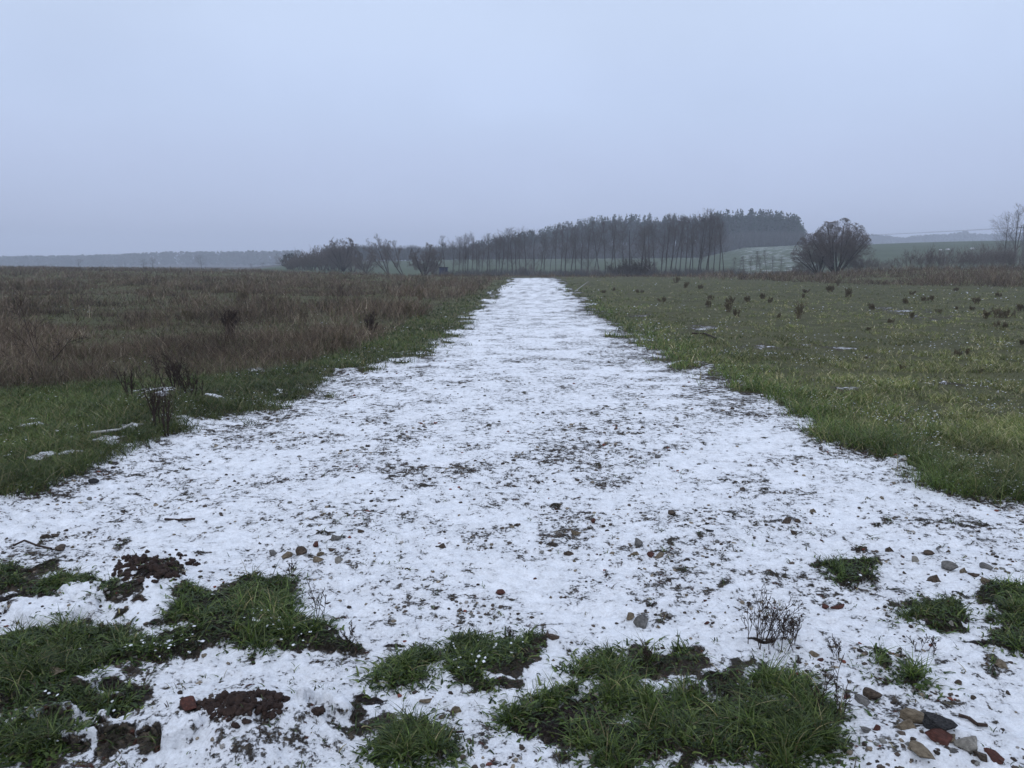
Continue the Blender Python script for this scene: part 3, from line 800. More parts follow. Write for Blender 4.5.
NAMED = [
    ('pale_stone', 'large pale grey rounded stone at the bottom right corner', 967, 754, 28, 0.8, 'pale', 0, 0.95),
    ('asphalt_lump', 'black lumpy piece of asphalt lying on red brick in the bottom right heap', 940, 738, 44, 0.5, 'dark', 1, 0.42),
    ('tan_stone', 'long tan flat stone at the back of the bottom right heap', 918, 728, 40, 0.5, 'tan', 2, 0.45),
    ('tan_stone', 'blocky tan stone at the left end of the bottom right heap', 908, 735, 26, 0.8, 'tan', 3, 0.65),
    ('brick_piece', 'red brick piece under the black asphalt lump at bottom right', 936, 749, 28, 0.6, 'brick', 4, 0.45),
    ('brick_piece', 'bright red brick shard slanting right of the big pale stone', 994, 762, 14, 1.6, 'brick', 5, 0.6),
    ('brown_stone', 'brown rounded stone between the big pale stone and the red shard', 982, 762, 16, 1.1, 'brown', 6, 0.7),
    ('grey_stone', 'grey wedge stone in the grass edge left of the bottom right heap', 918, 764, 24, 1.3, 'tan', 7, 0.4),
    ('grey_stone', 'small grey stone just left of the large pale stone', 951, 760, 10, 1.2, 'grey', 8, 0.6),
    ('tan_stone', 'small tan stone between brick piece and pale stone', 948, 749, 17, 0.8, 'tan', 0, 0.6),
    ('grey_stone', 'rounded grey stone of the pair above the bottom right heap', 862, 704, 18, 0.9, 'grey', 1, 0.75),
    ('brown_stone', 'dark brown wedge stone of the pair above the bottom right heap', 872, 698, 20, 0.8, 'brown', 2, 0.8),
    ('brick_piece', 'reddish stone at the left side of the grey and brown pair', 848, 699, 12, 0.9, 'brick', 3, 0.6),
    ('brown_stone', 'small brown stone in the snow left of the slanting black twig', 958, 681, 10, 0.8, 'brown', 4, 0.6),
    ('brick_piece', 'small red chip below the rounded grey stone at right', 876, 735, 8, 0.9, 'brick', 5, 0.6),
    ('grey_stone', 'flat grey stone at the grass edge below the grey and brown pair', 866, 737, 16, 0.7, 'grey', 6, 0.4),
    ('grey_stone', 'flat dark grey slab in the rubble at the right side of the track', 948, 570, 20, 0.8, 'grey', 7, 0.6),
    ('tan_stone', 'round tan stone touching the dark slab at the right of the track', 962, 575, 10, 0.9, 'tan', 8, 0.85),
    ('brown_stone', 'brown stone behind the round tan one in the right hand rubble', 973, 578, 13, 0.9, 'brown', 0, 0.7),
    ('grey_stone', 'grey stone at the far right end of the right hand rubble', 986, 570, 16, 0.9, 'grey', 1, 0.55),
    ('tan_stone', 'tan stone at the lower right of the right hand rubble', 985, 584, 11, 1.0, 'tan', 2, 0.8),
    ('brown_earth', 'dark triangular lump of earth left of the grass at the right', 935, 581, 18, 0.9, 'brown', 3, 0.75),
    ('white_stone', 'small pale pebble lying in the right hand grass', 950, 630, 7, 1, 'pale', 4, 0.8),
    ('pale_stone', 'small pale stone near the two red chips right of the grass tuft', 915, 562, 9, 1.2, 'pale', 5, 0.9),
    ('brick_piece', 'red chip left of the small pale stone above the grass tuft', 903, 558, 6, 1, 'brick', 6, 0.8),
    ('brown_stone', 'brown stone in the snow right of the two red chips', 928, 556, 13, 0.8, 'brown', 7, 0.6),
    ('brown_stone', 'brown stone in the rubble line above the grass tuft', 888, 552, 11, 0.9, 'brown', 8, 0.7),
    ('brick_piece', 'long red brick splinter right of the dead shrub', 838, 607, 20, 0.5, 'brick', 0, 0.45),
    ('brick_piece', 'short red brick piece beside the long splinter, nearer the dead shrub', 826, 606, 11, 0.9, 'brick', 1, 0.6),
    ('tan_stone', 'triangular tan stone below the dead shrub', 814, 653, 14, 0.8, 'tan', 2, 0.6),
    ('brick_piece', 'red brick chip touching the triangular tan stone', 822, 658, 10, 0.8, 'brick', 3, 0.6),
    ('grey_stone', 'dark grey rounded stone in the snow above the middle grass clump', 640, 627, 19, 0.9, 'grey', 4, 0.8),
    ('tan_stone', 'tan stone behind the dark grey one above the middle grass clump', 630, 621, 12, 0.9, 'tan', 5, 0.7),
    ('brown_stone', 'flat brown stone left of the middle grass clump', 554, 641, 20, 0.7, 'brown', 6, 0.4),
    ('brick_piece', 'red brick piece alone in the snow at the middle of the track', 500, 592, 15, 0.6, 'brick', 7, 0.5),
    ('tan_stone', 'yellowish stone in the snow between two bottom grass clumps', 455, 710, 13, 0.9, 'tan', 8, 0.8),
    ('tan_stone', 'flat buried tan stone left of the yellowish one at the bottom', 426, 704, 18, 0.7, 'tan', 0, 0.35),
    ('grey_stone', 'grey pointed stone standing up in the central rubble', 639, 545, 13, 0.8, 'grey', 1, 1.0),
    ('grey_stone', 'dark grey stone alone on the upper right of the track', 658, 458, 9, 0.8, 'grey', 2, 0.8),
    ('tan_stone', 'tan stone in the middle of the central rubble', 636, 555, 14, 0.7, 'tan', 3, 0.5),
    ('brick_piece', 'red brick piece at the right of the tan stone in the central rubble', 650, 556, 9, 0.9, 'brick', 4, 0.7),
    ('tan_stone', 'pale tan stone at the right end of the central rubble', 659, 557, 11, 0.9, 'tan', 5, 0.6),
    ('tan_stone', 'wide tan stone at the left of the central rubble', 577, 533, 17, 0.7, 'tan', 6, 0.5),
    ('brick_piece', 'red stone at the upper left of the central rubble', 593, 524, 8, 0.9, 'brick', 7, 0.8),
    ('brown_stone', 'brown low stone at the lower left of the central rubble', 568, 552, 14, 0.7, 'brown', 8, 0.5),
    ('dark_stone', 'black stone at the right side of the track, beyond the central rubble', 709, 532, 10, 0.8, 'dark', 0, 0.6),
    ('brown_stone', 'dark flat stone on a red one right of the central rubble', 672, 515, 12, 0.7, 'brown', 1, 0.5),
    ('grey_stone', 'grey boulder, highest of the stone cluster left of centre', 336, 541, 13, 0.9, 'grey', 2, 0.85),
    ('grey_stone', 'pointed grey stone at the lower right of the cluster left of centre', 339, 561, 12, 0.9, 'pale', 3, 0.95),
    ('tan_stone', 'big brown stone at the middle of the cluster left of centre', 300, 552, 13, 0.9, 'brown', 4, 0.95),
    ('tan_stone', 'tan stone next to the left end of the cluster left of centre', 285, 556, 14, 0.9, 'tan', 5, 0.6),
    ('grey_stone', 'dark grey stone at the left end of the cluster left of centre', 273, 554, 11, 0.9, 'grey', 6, 0.8),
    ('brick_piece', 'red brick piece on top in the cluster left of centre', 316, 546, 10, 1.0, 'brick', 7, 0.8),
    ('tan_stone', 'tan stone below the red brick in the cluster left of centre', 320, 554, 11, 0.9, 'tan', 8, 0.7),
    ('brown_stone', 'brown stone right of the red brick in the cluster left of centre', 331, 551, 9, 1.0, 'brown', 0, 0.9),
    ('tan_stone', 'long flat stone at the front of the cluster left of centre', 319, 561, 17, 0.7, 'tan', 1, 0.45),
    ('grey_stone', 'lone brown grey stone above the cluster left of centre', 361, 534, 9, 0.8, 'brown', 2, 0.7),
    ('brown_stone', 'dark lone stone with a twig right of centre left cluster', 443, 547, 12, 0.8, 'brown', 3, 0.6),
    ('dark_stone', 'flat black stone on clean snow at the left of the track', 93, 488, 13, 0.7, 'dark', 4, 0.4),
    ('tan_stone', 'large tan stone at the left verge among grass', 40, 451, 13, 0.9, 'tan', 5, 0.7),
    ('brick_piece', 'reddish brown stone beside the tan one at the left verge', 57, 455, 12, 0.8, 'brick', 6, 0.5),
    ('brown_stone', 'brown stone at the left edge of the track, lowest of three', 60, 550, 16, 0.8, 'brown', 7, 0.5),
    ('brown_stone', 'dark stone at the left edge of the track, middle of three', 45, 540, 13, 0.8, 'brown', 8, 0.55),
    ('brown_stone', 'dark stone at the left edge of the track, upper right of three', 54, 538, 11, 0.8, 'brown', 0, 0.6),
    ('tan_stone', 'broad tan slab half buried in the grass at the lower left', 60, 677, 28, 0.8, 'tan', 1, 0.35),
    ('brick_piece', 'red brown brick lump beside the nearer molehill', 188, 714, 26, 0.9, 'brick', 2, 0.5),
    ('brick_piece', 'brick red stone on the right track edge', 823, 408, 8, 0.8, 'brick', 3, 0.6),
    ('brown_stone', 'brown stone in the snow, far right by the grass edge', 1000, 665, 20, 0.8, 'tan', 4, 0.4),
    ('grey_stone', 'grey stone at the left end of the stones in the right part of the track', 786, 524, 12, 0.8, 'brown', 5, 0.7),
    ('brown_stone', 'brown stone nearest the camera in the small group right of centre', 794, 534, 12, 0.8, 'brown', 6, 0.7),
    ('brown_stone', 'brown stone at the back of the small group right of centre', 797, 523, 9, 0.8, 'brown', 7, 0.6),
    ('tan_stone', 'upright brown stone with a pale top beside the right rut', 812, 512, 9, 0.9, 'tan', 8, 0.9),
]
for nm, lb, u, v, wp, ra, tn, sh, fl in NAMED:
    stone(nm, lb, 'stone' if 'brick' not in nm and 'earth' not in nm and 'asphalt' not in nm else ('brick' if 'brick' in nm else 'lump'), u, v, wp * (1.35 if v > 690 and u > 840 else 1.15), ra, tn, sh, None, fl)

GROUPS = {'grey': ('small grey stone half sunk in the snow of the track', 'grey_pebble'), 'tan': ('small tan stone half sunk in the snow of the track', 'tan_pebble'),
          'brown': ('small brown stone half sunk in the snow of the track', 'brown_pebble'), 'brick': ('small red brick chip half sunk in the snow of the track', 'brick_chip')}
cnt = 0
zones_p = [(600, 500, 90, 50), (640, 545, 50, 18), (560, 590, 160, 45), (900, 600, 110, 50), (850, 520, 90, 28), (900, 690, 80, 50), (60, 545, 60, 18), (400, 530, 140, 60), (320, 552, 55, 14), (790, 530, 90, 26), (700, 620, 60, 26), (420, 470, 120, 30), (840, 430, 30, 26), (980, 570, 50, 24)]
while cnt < 215:
    zc = zones_p[random.randrange(len(zones_p))]
    u, v = random.gauss(zc[0], zc[2] * 0.6), random.gauss(zc[1], zc[3] * 0.6)
    if not (4 < u < 1020 and 400 < v < 764): continue
    x, y = ground_at(u, v)
    cov, gr, so, we, off, si = zone(np.array([x]), np.array([y]))
    if off[0] > -0.02 or gr[0] > 0.3: continue
    tn = random.choices(['grey', 'tan', 'brown', 'brick'], [3, 3, 5, 1])[0]
    d = y * CP + CH * SP
    w_ = random.uniform(0.012, 0.034) * F / d
    stone(GROUPS[tn][1], GROUPS[tn][0], 'pebble', u, v, w_, random.uniform(0.6, 1), tn, random.randrange(9), 'small %s stones scattered over the snowy track' % ('red brick' if tn == 'brick' else tn), random.uniform(0.4, 0.8), random.uniform(0, 3), 0.38)
    cnt += 1

# gravel too small and too many to count
def gravel():
    n = 60000
    y = 1 / rng.uniform(1 / 16, 1 / 1.8, n); x = (y + 0.25) * rng.uniform(-0.85, 0.85, n)
    cov, gr, so, we, off, si = zone(x, y)
    cl = fbm(x, y, 0.20, 3, 501)
    u_, v_ = uv_of(x, y)
    p = smooth(0.84, 0.60, cov) * smooth(0.50, 0.66, cl) * 0.40 * np.where((u_ < 600) & (v_ > 630), 0.2, 1.0) + 0.008 + 0.10 * np.exp(-np.abs(off) / 0.3) * (x > 0) * smooth(0.45, 0.6, cl)
    ok = (off < 0.1) & (gr < 0.45) & (rng.uniform(0, 1, n) < p)
    x, y, so = x[ok], y[ok], so[ok]; m = len(x)
    z = gz(x, y)
    v0, f0 = ICO[1]
    sc = rng.uniform(0.003, 0.010, m) * np.clip(y / 3.5, 1, 1.8)
    ax = np.stack([sc * rng.uniform(0.8, 1.4, m), sc * rng.uniform(0.8, 1.4, m), sc * rng.uniform(0.5, 0.9, m)], -1)
    jit = 1 + rng.uniform(-0.25, 0.25, (m, len(v0), 1))
    a = rng.uniform(0, 6.28, m)
    P = v0[None] * jit * ax[:, None, :]
    c_, s_ = np.cos(a)[:, None], np.sin(a)[:, None]
    P = np.stack([P[..., 0] * c_ - P[..., 1] * s_, P[..., 0] * s_ + P[..., 1] * c_, P[..., 2]], -1)
    P = P + np.stack([x, y, z + sc * 0.1], -1)[:, None, :]
    C_ = pick_colors(m, [(0.16, 0.155, 0.14), (0.20, 0.165, 0.12), (0.075, 0.058, 0.045), (0.035, 0.026, 0.02), (0.15, 0.05, 0.034), (0.30, 0.28, 0.25)], [3, 3, 4, 4, 0.6, 0.6])
    C_ = np.repeat(C_[:, None, :], len(v0), 1).reshape(-1, 3)
    Fq = (f0[None] + (np.arange(m) * len(v0))[:, None, None]).reshape(-1, 3)
    tag(mesh_obj('gravel', P.reshape(-1, 3), Fq, tone_mat('gravel_stone', 0.9, 0.3, 200), None, C_, False), 'fine gravel showing through the thin snow', kind='stuff')
gravel()

# molehills: heaps of crumbled dark soil
def molehill(label, blobs, seed):
    r_ = np.random.default_rng(seed)
    vs, fs = [], []; o_ = 0; loose = []
    cx, cy = ground_at(blobs[0][0], blobs[0][1])
    for cu, cv, hw, hh, n, s0, s1 in blobs:
        for k in range(n):
            a, q = r_.uniform(0, 6.28), math.sqrt(r_.uniform(0, 1)) 
            u, v = cu + hw * q * math.cos(a), cv + hh * q * math.sin(a)
            x, y = ground_at(u, v)
            s = r_.uniform(s0, s1) * (1.25 - 0.6 * q)
            v_, f_ = rock_verts(2, r_, 4, 0.13, (0.5, 0.9), 0.10)
            P = v_ * np.array([s, s, s * 0.8]) * r_.uniform(0.75, 1.25, 3)
            P = P + np.array([x - cx, y - cy, gz1(x, y) + (1 - q) * s0 * 0.8 + s * 0.1])
            if (cu, cv) != blobs[0][:2] or q > 0.85: loose.append((P, f_)); continue
            vs.append(P); fs.append(f_ + o_); o_ += len(P)
    ob = mesh_obj('molehill', np.concatenate(vs), np.concatenate(fs), M_CLOD, None, None, False, loc=(cx, cy, 0))
    for P, f_ in loose[:100]: mesh_obj('clod', P, f_, M_CLOD, ob, None, False)
    tag(ob, label, 'molehill')
molehill('farther molehill of dark crumbly soil dusted with snow, left of the track', [(150, 583, 36, 18, 95, 0.008, 0.026), (138, 570, 24, 12, 30, 0.010, 0.022), (182, 568, 20, 10, 22, 0.010, 0.020), (150, 560, 50, 8, 16, 0.006, 0.012)], 61)
molehill('nearer molehill of dark crumbly soil with a snow cap at its right', [(243, 728, 36, 21, 105, 0.006, 0.021), (225, 716, 28, 12, 36, 0.010, 0.02), (268, 722, 22, 16, 30, 0.010, 0.02), (322, 728, 8, 6, 8, 0.010, 0.018), (290, 706, 30, 6, 10, 0.006, 0.012)], 62)

# ------------------------------------------------------------------ woody things
class TB:
    """collects tapered tubes"""
    def __init__(s): s.v = []; s.f = []
    def seg(s, p0, p1, r0, r1, n=3):
        d = p1 - p0; l = np.linalg.norm(d)
        if l < 1e-6: return
        d = d / l
        a = np.cross(d, (0, 0, 1.0)) if abs(d[2]) < 0.9 else np.cross(d, (1.0, 0, 0))
        a /= np.linalg.norm(a); b = np.cross(d, a)
        o_ = len(s.v)
        for p, r in ((p0, r0), (p1, r1)):
            for k in range(n):
                t = 2 * math.pi * k / n
                s.v.append(p + (a * math.cos(t) + b * math.sin(t)) * r)
        for k in range(n):
            s.f.append((o_ + k, o_ + (k + 1) % n, o_ + n + (k + 1) % n, o_ + n + k))
    def obj(s, name, mat, parent=None, loc=None):
        return mesh_obj(name, np.array(s.v), np.array(s.f), mat, parent, None, True, loc)

BOUND = None
def grow(tb, p, d, ln, r, level, r_, spec, n=None):
    """recursive branch; spec = per-level dict(kids, ang, ratio, segs, up, wob, start)"""
    sp = spec[min(level, len(spec) - 1)]
    if BOUND and not BOUND(np.array(p, float)): return
    segs = sp['segs']; step = ln / segs
    q = np.array(p, float); dd = np.array(d, float); dd /= np.linalg.norm(dd)
    pts = [q.copy()]; dirs = [dd.copy()]
    for k in range(segs):
        dd = dd + r_.normal(0, sp['wob'], 3) + np.array([0, 0, sp['up']])
        dd /= np.linalg.norm(dd)
        q2 = q + dd * step
        if BOUND and (level or k > 1) and not BOUND(q2): pts += [q.copy()] * (segs - k); dirs += [dd.copy()] * (segs - k); break
        ra, rb = r * (1 - 0.8 * k / segs), r * (1 - 0.8 * (k + 1) / segs)
        tb.seg(q, q2, max(ra, spec[0]['rmin']), max(rb, spec[0]['rmin']), n or (6 if level == 0 else 3))
        q = q2; pts.append(q.copy()); dirs.append(dd.copy())
    if level + 1 >= len(spec): return pts
    kids = sp['kids']
    for k in range(kids):
        f = sp['start'] + (1 - sp['start']) * (k + r_.uniform(0, 1)) / kids
        f = min(f, 0.995)
        i = int(f * segs); fr = f * segs - i
        b = pts[i] * (1 - fr) + pts[i + 1] * fr
        bd = dirs[i + 1]
        # perpendicular
        a = r_.normal(0, 1, 3); a -= bd * a.dot(bd); a /= np.linalg.norm(a)
        an = sp['ang'] * r_.uniform(0.7, 1.3)
        nd = bd * math.cos(an) + a * math.sin(an)
        prof = sp['prof'](f)
        l2 = ln * sp['ratio'] * prof * r_.uniform(0.7, 1.2)
        grow(tb_for(tb, level), b, nd, l2, max(r * (1 - 0.75 * f) * sp['rr'], spec[0]['rmin']), level + 1, r_, spec)
    return pts
_swap = {}
def tb_for(tb, level):
    return _swap.get(id(tb), tb) if level == 0 else tb

def bare_tree_parts(seed, H, spec, trunk_r, dirs=((0, 0, 1),), offs=None, n0=6, trunk_frac=1.0):
    """a leafless tree H metres high: trunk tubes and a crown of branches, as two TBs"""
    r_ = np.random.default_rng(seed)
    tr, cr_ = TB(), TB()
    _swap.clear(); _swap[id(tr)] = cr_
    for k, d in enumerate(dirs):
        o_ = np.array((0, 0, 0.0)) if offs is None else np.array(offs[k], float)
        Lk = H * r_.uniform(0.92, 1.0) if k else H
        if BOUND:
            dn = np.array(d, float); dn /= np.linalg.norm(dn); q_ = 0.5
            while q_ < Lk and BOUND(o_ + dn * q_ * 1.04): q_ += 0.1
            Lk = q_
        grow(tr, o_, d, Lk, trunk_r * (1 if k == 0 else 0.8), 0, r_, spec, n0)
    _swap.clear()
    return tr, cr_

def make_tree(name, seed, H, spec, trunk_r, dirs=((0, 0, 1),), offs=None, mat=None, twig=None):
    root = empty(name, (0, 0, 0))
    tr, c_ = bare_tree_parts(seed, H, spec, trunk_r, dirs, offs)
    tr.obj('trunk', mat or M_BARK, root)
    c_.obj('crown', twig or M_TWIG, root)
    return root

one = lambda f: 1.0
def row_spec(rmin=0.0068, start=0.32, ang=0.62, ratio=0.22, k0=30, k1=7, k2=4):
    return [dict(rmin=rmin, kids=k0, ang=ang, ratio=ratio, segs=9, up=0.02, wob=0.022, start=start, rr=0.24, prof=lambda f: 0.45 + 1.0 * math.sin(math.pi * min(1, (1 - f) * 1.05 + 0.08)) ** 0.7 * (1.15 - 0.5 * f)),
            dict(kids=k1, ang=0.5, ratio=0.62, segs=4, up=0.12, wob=0.09, start=0.08, rr=0.5, prof=lambda f: 1.15 - 0.6 * f),
            dict(kids=k2, ang=0.55, ratio=0.6, segs=2, up=0.05, wob=0.12, start=0.2, rr=0.6, prof=lambda f: 1.1 - 0.5 * f),
            dict(kids=0, ang=0.6, ratio=0.5, segs=2, up=0.03, wob=0.12, start=0.2, rr=0.6, prof=one)]

HREF = 11.0
ROWP = [make_tree('bare_tree', 1000 + k, HREF, row_spec(start=(0.24, 0.34, 0.40, 0.20, 0.30, 0.36, 0.28)[k], ratio=(0.23, 0.18, 0.15, 0.30, 0.20, 0.17, 0.25)[k], ang=(0.6, 0.5, 0.45, 0.8, 0.6, 0.5, 0.65)[k], k0=(26, 20, 18, 30, 24, 20, 26)[k]), (0.13, 0.10, 0.085, 0.16, 0.12, 0.10, 0.13)[k],
                   dirs=(((0, 0, 1),), ((0, 0, 1),), ((0.03, 0, 1),), ((0, 0, 1),), ((0, 0, 1), (0.07, 0.02, 1)), ((-0.03, 0, 1),), ((0, 0, 1),))[k], offs=((0, 0, 0), (0.5, 0.2, 0)), twig=M_ROWTWIG) for k in range(7)]
HZ = [max(max(v.co.z for v in ch.data.vertices) for ch in p.children) for p in ROWP]
used_p = set()
def place_row(k, u, dist, topv, label, group=None, rz=None, sx=1.0, cat='tree'):
    p = ROWP[k]
    o = p if k not in used_p else copy_tree(p)
    used_p.add(k)
    x, y = at(u, dist)
    zb = float(base_h(np.array([x]), np.array([y]))[0])
    h = zat(topv, dist) - zb
    s = h / HZ[k]
    o.location = (x, y, zb - 0.05)
    o.scale = (s * sx * 1.25, s * sx * 1.25, s)
    o.rotation_euler = (random.uniform(-.035, .035), random.uniform(-.05, .05), random.uniform(0, 6.28) if rz is None else rz)
    tag(o, label, cat, group)
    return o
ORD = ['first', 'second', 'third', 'fourth', 'fifth', 'sixth', 'seventh', 'eighth', 'ninth', 'tenth', 'eleventh', 'twelfth', 'thirteenth', 'fourteenth', 'fifteenth', 'sixteenth', 'seventeenth', 'eighteenth', 'nineteenth', 'twentieth']
def ordw(i):
    if i < 20: return ORD[i]
    tens = {2: 'twenty', 3: 'thirty', 4: 'forty', 5: 'fifty', 6: 'sixty', 7: 'seventy'}
    t, r = divmod(i + 1, 10)
    if r == 0: return tens[t][:-1] + 'ieth'
    return tens[t] + '-' + ORD[r - 1]
# the line of slender trees beyond the end of the track
row_u = [446, 452, 458, 463, 468, 472, 477, 481, 486, 490, 496, 502, 507, 512, 516, 521, 527, 533, 539, 545, 550, 556, 560, 565, 570, 575, 581, 588, 594, 600, 606, 611, 616, 624, 630, 640, 647, 651, 656, 662, 666, 671, 675, 680, 685, 689, 693, 697, 701, 705, 709, 714, 719, 725]
TOPU = [440, 470, 500, 530, 580, 620, 650, 690, 712, 730]; TOPV = [236, 233, 229, 226, 221, 219, 216, 211, 210, 220]
for i, u in enumerate(row_u):
    tv = np.interp(u, TOPU, TOPV) + random.uniform(-2.5, 7)
    k = {8: 3, 13: 3, 17: 3, 27: 3, 34: 3}.get(i, random.choice([0, 1, 2, 4, 5, 6, 1, 2]))
    if u in (581, 527, 630): k = 3; tv = np.interp(u, TOPU, TOPV)
    look = {0: 'bare tree', 1: 'slender bare tree', 2: 'thin bare tree', 3: 'spreading bare tree', 4: 'twin-stemmed bare tree', 5: 'slim bare tree', 6: 'bare tree'}[k]
    place_row(k, u + random.uniform(-1, 1), random.uniform(112, 128), tv, '%s, %s from the left in the row beyond the track' % (look, ordw(i)), 'bare trees in the row beyond the end of the track')
# low saplings right of the row
sap_u = [733, 739, 745, 751, 756, 762, 768, 774, 781]
for i, u in enumerate(sap_u):
    place_row(random.choice([1, 2, 5]), u, random.uniform(112, 125), random.uniform(248, 258), 'low sapling before the snow-streaked field, %s from the left of its line' % ordw(i), 'saplings right of the tree row', sx=1.0, cat='sapling')
# right edge pair
place_row(3, 1003, 132, 212, 'bare tree left of the pole pair at the right edge, the shorter one', None, 0.3, 0.8)
place_row(0, 1014, 128, 202, 'tallest bare tree at the right edge, in front of the poles', None, 1.2, 1.05)
place_row(5, 1022, 135, 212, 'thin bare tree at the very right edge of the picture', None, 2.2)
# faint lone trees far off at the left
for i, (u, tv) in enumerate([(78, 258), (143, 258), (152, 257), (201, 254), (251, 263), (262, 262)]):
    place_row(3 if i % 2 else 0, u, 300 + 10 * i, tv, ['faint far tree over the left field, leftmost of all', 'faint far tree, left one of the close pair', 'faint far tree, right one of the close pair', 'broadest faint far tree standing alone over the left field', 'tiny faint far tree before the left thicket', 'tiny faint far tree touching the left thicket'][i], 'lone trees far beyond the left field', None, 1.5)

# broad crowned trees
def fan_spec(k0=14, k1=11, k2=7, rmin=0.012, start=0.18, ang=0.55, up=0.03):
    return [dict(rmin=rmin, kids=k0, ang=ang, ratio=0.5, segs=7, up=up, wob=0.05, start=start, rr=0.27, prof=lambda f: 1.0 - 0.35 * f),
            dict(kids=k1, ang=0.55, ratio=0.45, segs=5, up=0.03, wob=0.08, start=0.2, rr=0.5, prof=lambda f: 1.1 - 0.5 * f),
            dict(kids=k2, ang=0.6, ratio=0.45, segs=3, up=0.02, wob=0.12, start=0.15, rr=0.5, prof=lambda f: 1.1 - 0.4 * f),
            dict(kids=4, ang=0.6, ratio=0.5, segs=2, up=0.0, wob=0.15, start=0.2, rr=0.6, prof=one),
            dict(kids=0, ang=0.6, ratio=0.5, segs=1, up=0.0, wob=0.15, start=0.2, rr=0.6, prof=one)]
def place_at(o, u, dist, label, cat='tree', group=None, dz=-0.05, sc=1.0):
    x, y = at(u, dist)
    zb = float(base_h(np.array([x]), np.array([y]))[0])
    o.location = (x, y, zb + dz)
    o.scale = (sc, sc, sc) if isinstance(sc, float) else sc
    tag(o, label, cat, group)
    return o
fanN = lambda n, sp_, r_, lean=0.0: tuple((lean + sp_ * math.sqrt((k + .5) / n) * math.cos(k * 2.399963 + 0.5), sp_ * math.sqrt((k + .5) / n) * math.sin(k * 2.399963 + 0.5), 1.0) for k in range(n))
fan = lambda n, spread, r_=random.Random(3): tuple((spread * math.sin(k * 2.399) * math.sqrt((k + .5) / n), 0.6 * spread * math.cos(k * 2.399) * math.sqrt((k + .5) / n), 1) for k in range(n))
dA = ((0.02, 0, 1), (-0.35, 0.1, 1), (0.42, 0, 1), (0.18, -0.2, 1), (-0.16, 0.2, 1), (0.75, 0.1, 1), (-0.62, -0.1, 1), (0.3, 0.3, 1), (1.2, 0, 0.9))
BOUND = lambda q: (q[0] / 4.6) ** 2 + (q[1] / 4.6) ** 2 + ((q[2] - 0.6) / 5.4) ** 2 < 1 + 0.10 * math.sin(q[0] * 2.3) * math.cos(q[1] * 2)
t = make_tree('willow', 2001, 6.6, fan_spec(14, 10, 7, 0.0042), 0.13, fanN(17, 1.15, 0), [(0.25 * math.cos(k * 2.4), 0.2 * math.sin(k * 2.4), 0) for k in range(17)])
place_at(t, 837, 96, 'large dome-crowned bare willow with many stems right of the pine hill', sc=(1.06, 1.06, 1.16))
dB = ((-0.12, 0, 1), (-0.5, 0.1, 1), (0.15, 0.1, 1), (-0.85, 0, 0.9), (0.0, -0.3, 1))
BOUND = lambda q: ((q[0] + 0.6) / 3.0) ** 2 + (q[1] / 3.2) ** 2 + ((q[2] - 0.6) / 4.5) ** 2 < 1 + 0.10 * math.sin(q[0] * 2.3) * math.cos(q[1] * 2)
t = make_tree('willow', 2002, 5.6, fan_spec(12, 9, 6, 0.0045), 0.11, fanN(10, 1.0, 0, -0.25), [(0.12 * math.cos(k * 2.4), 0.1 * math.sin(k * 2.4), 0) for k in range(10)])
BOUND = None
place_at(t, 820, 97, 'smaller bare willow leaning left, beside the dome-crowned one', sc=(1.1, 1.1, 1.1))
# left group
BOUND = lambda q: (q[0] / 3.0) ** 2 + (q[1] / 3.0) ** 2 + ((q[2] - 0.3) / 5.4) ** 2 < 1 + 0.2 * math.sin(q[0] * 2.9 + q[1]) * math.cos(q[1] * 2.3)
THK = [make_tree('bare_tree', 2100 + k, 6.4, fan_spec(9, 8, 6, 0.0085, 0.1, 0.6), 0.10, fanN(8, 0.85, 0), [(0.5 * math.cos(k * 2.4), 0.4 * math.sin(k * 2.4), 0) for k in range(8)]) for k in range(3)]
BOUND = None
LG = [(300, 150, 251, 3), (312, 148, 246, 3), (322, 150, 243, 4), (330, 152, 243, 3), (336, 151, 246, 6), (352, 150, 245, 3), (291, 156, 256, 3), (306, 152, 251, 0)]
for i, (u, d, tv, k) in enumerate(sorted(LG)):
    o = THK[i % 3] if i < 3 else copy_tree(THK[i % 3])
    x, y = at(u, d); zb = float(base_h(np.array([x]), np.array([y]))[0]); sc = (zat(tv, d) - zb) / 5.7
    o.location = (x, y, zb - 0.05); o.scale = (sc * 1.05, sc, sc); o.rotation_euler = (0, 0, i * 2.1)
    tag(o, 'bushy bare tree in the left thicket, %s from its left end' % ordw(i), 'tree', 'bare trees of the thicket at the left horizon')
BOUND = lambda q: (q[0] / 4.2) ** 2 + (q[1] / 4.2) ** 2 + ((q[2] - 0.3) / 6.6) ** 2 < 1 + 0.16 * math.sin(q[0] * 2.9 + q[1]) * math.cos(q[1] * 2.3)
t = make_tree('bare_tree', 2003, 7.2, fan_spec(9, 9, 7, 0.0085, 0.1, 0.7), 0.16, fanN(10, 0.95, 0), [(0, 0, 0)] * 10)
place_at(t, 343, 146, 'tallest round-crowned bare tree at the right end of the left thicket')
BOUND = lambda q: (q[0] / 3.2) ** 2 + (q[1] / 3.2) ** 2 + ((q[2] - 0.3) / 5.6) ** 2 < 1 + 0.16 * math.sin(q[0] * 2.9 + q[1]) * math.cos(q[1] * 2.3)
t = make_tree('bare_tree', 2004, 6.0, fan_spec(9, 9, 7, 0.0085, 0.1, 0.6), 0.14, fanN(9, 0.95, 0), [(0, 0, 0)] * 9)
place_at(t, 424, 122, 'round-crowned bare tree with forked trunk left of the blue shed')
BOUND = None
t = make_tree('bare_tree', 2005, 5.6, fan_spec(7, 8, 6, 0.0085, 0.15, 0.5), 0.13, ((-0.5, 0, 1), (-0.25, 0.2, 1), (-0.8, 0, 1)), [(0, 0, 0)] * 3)
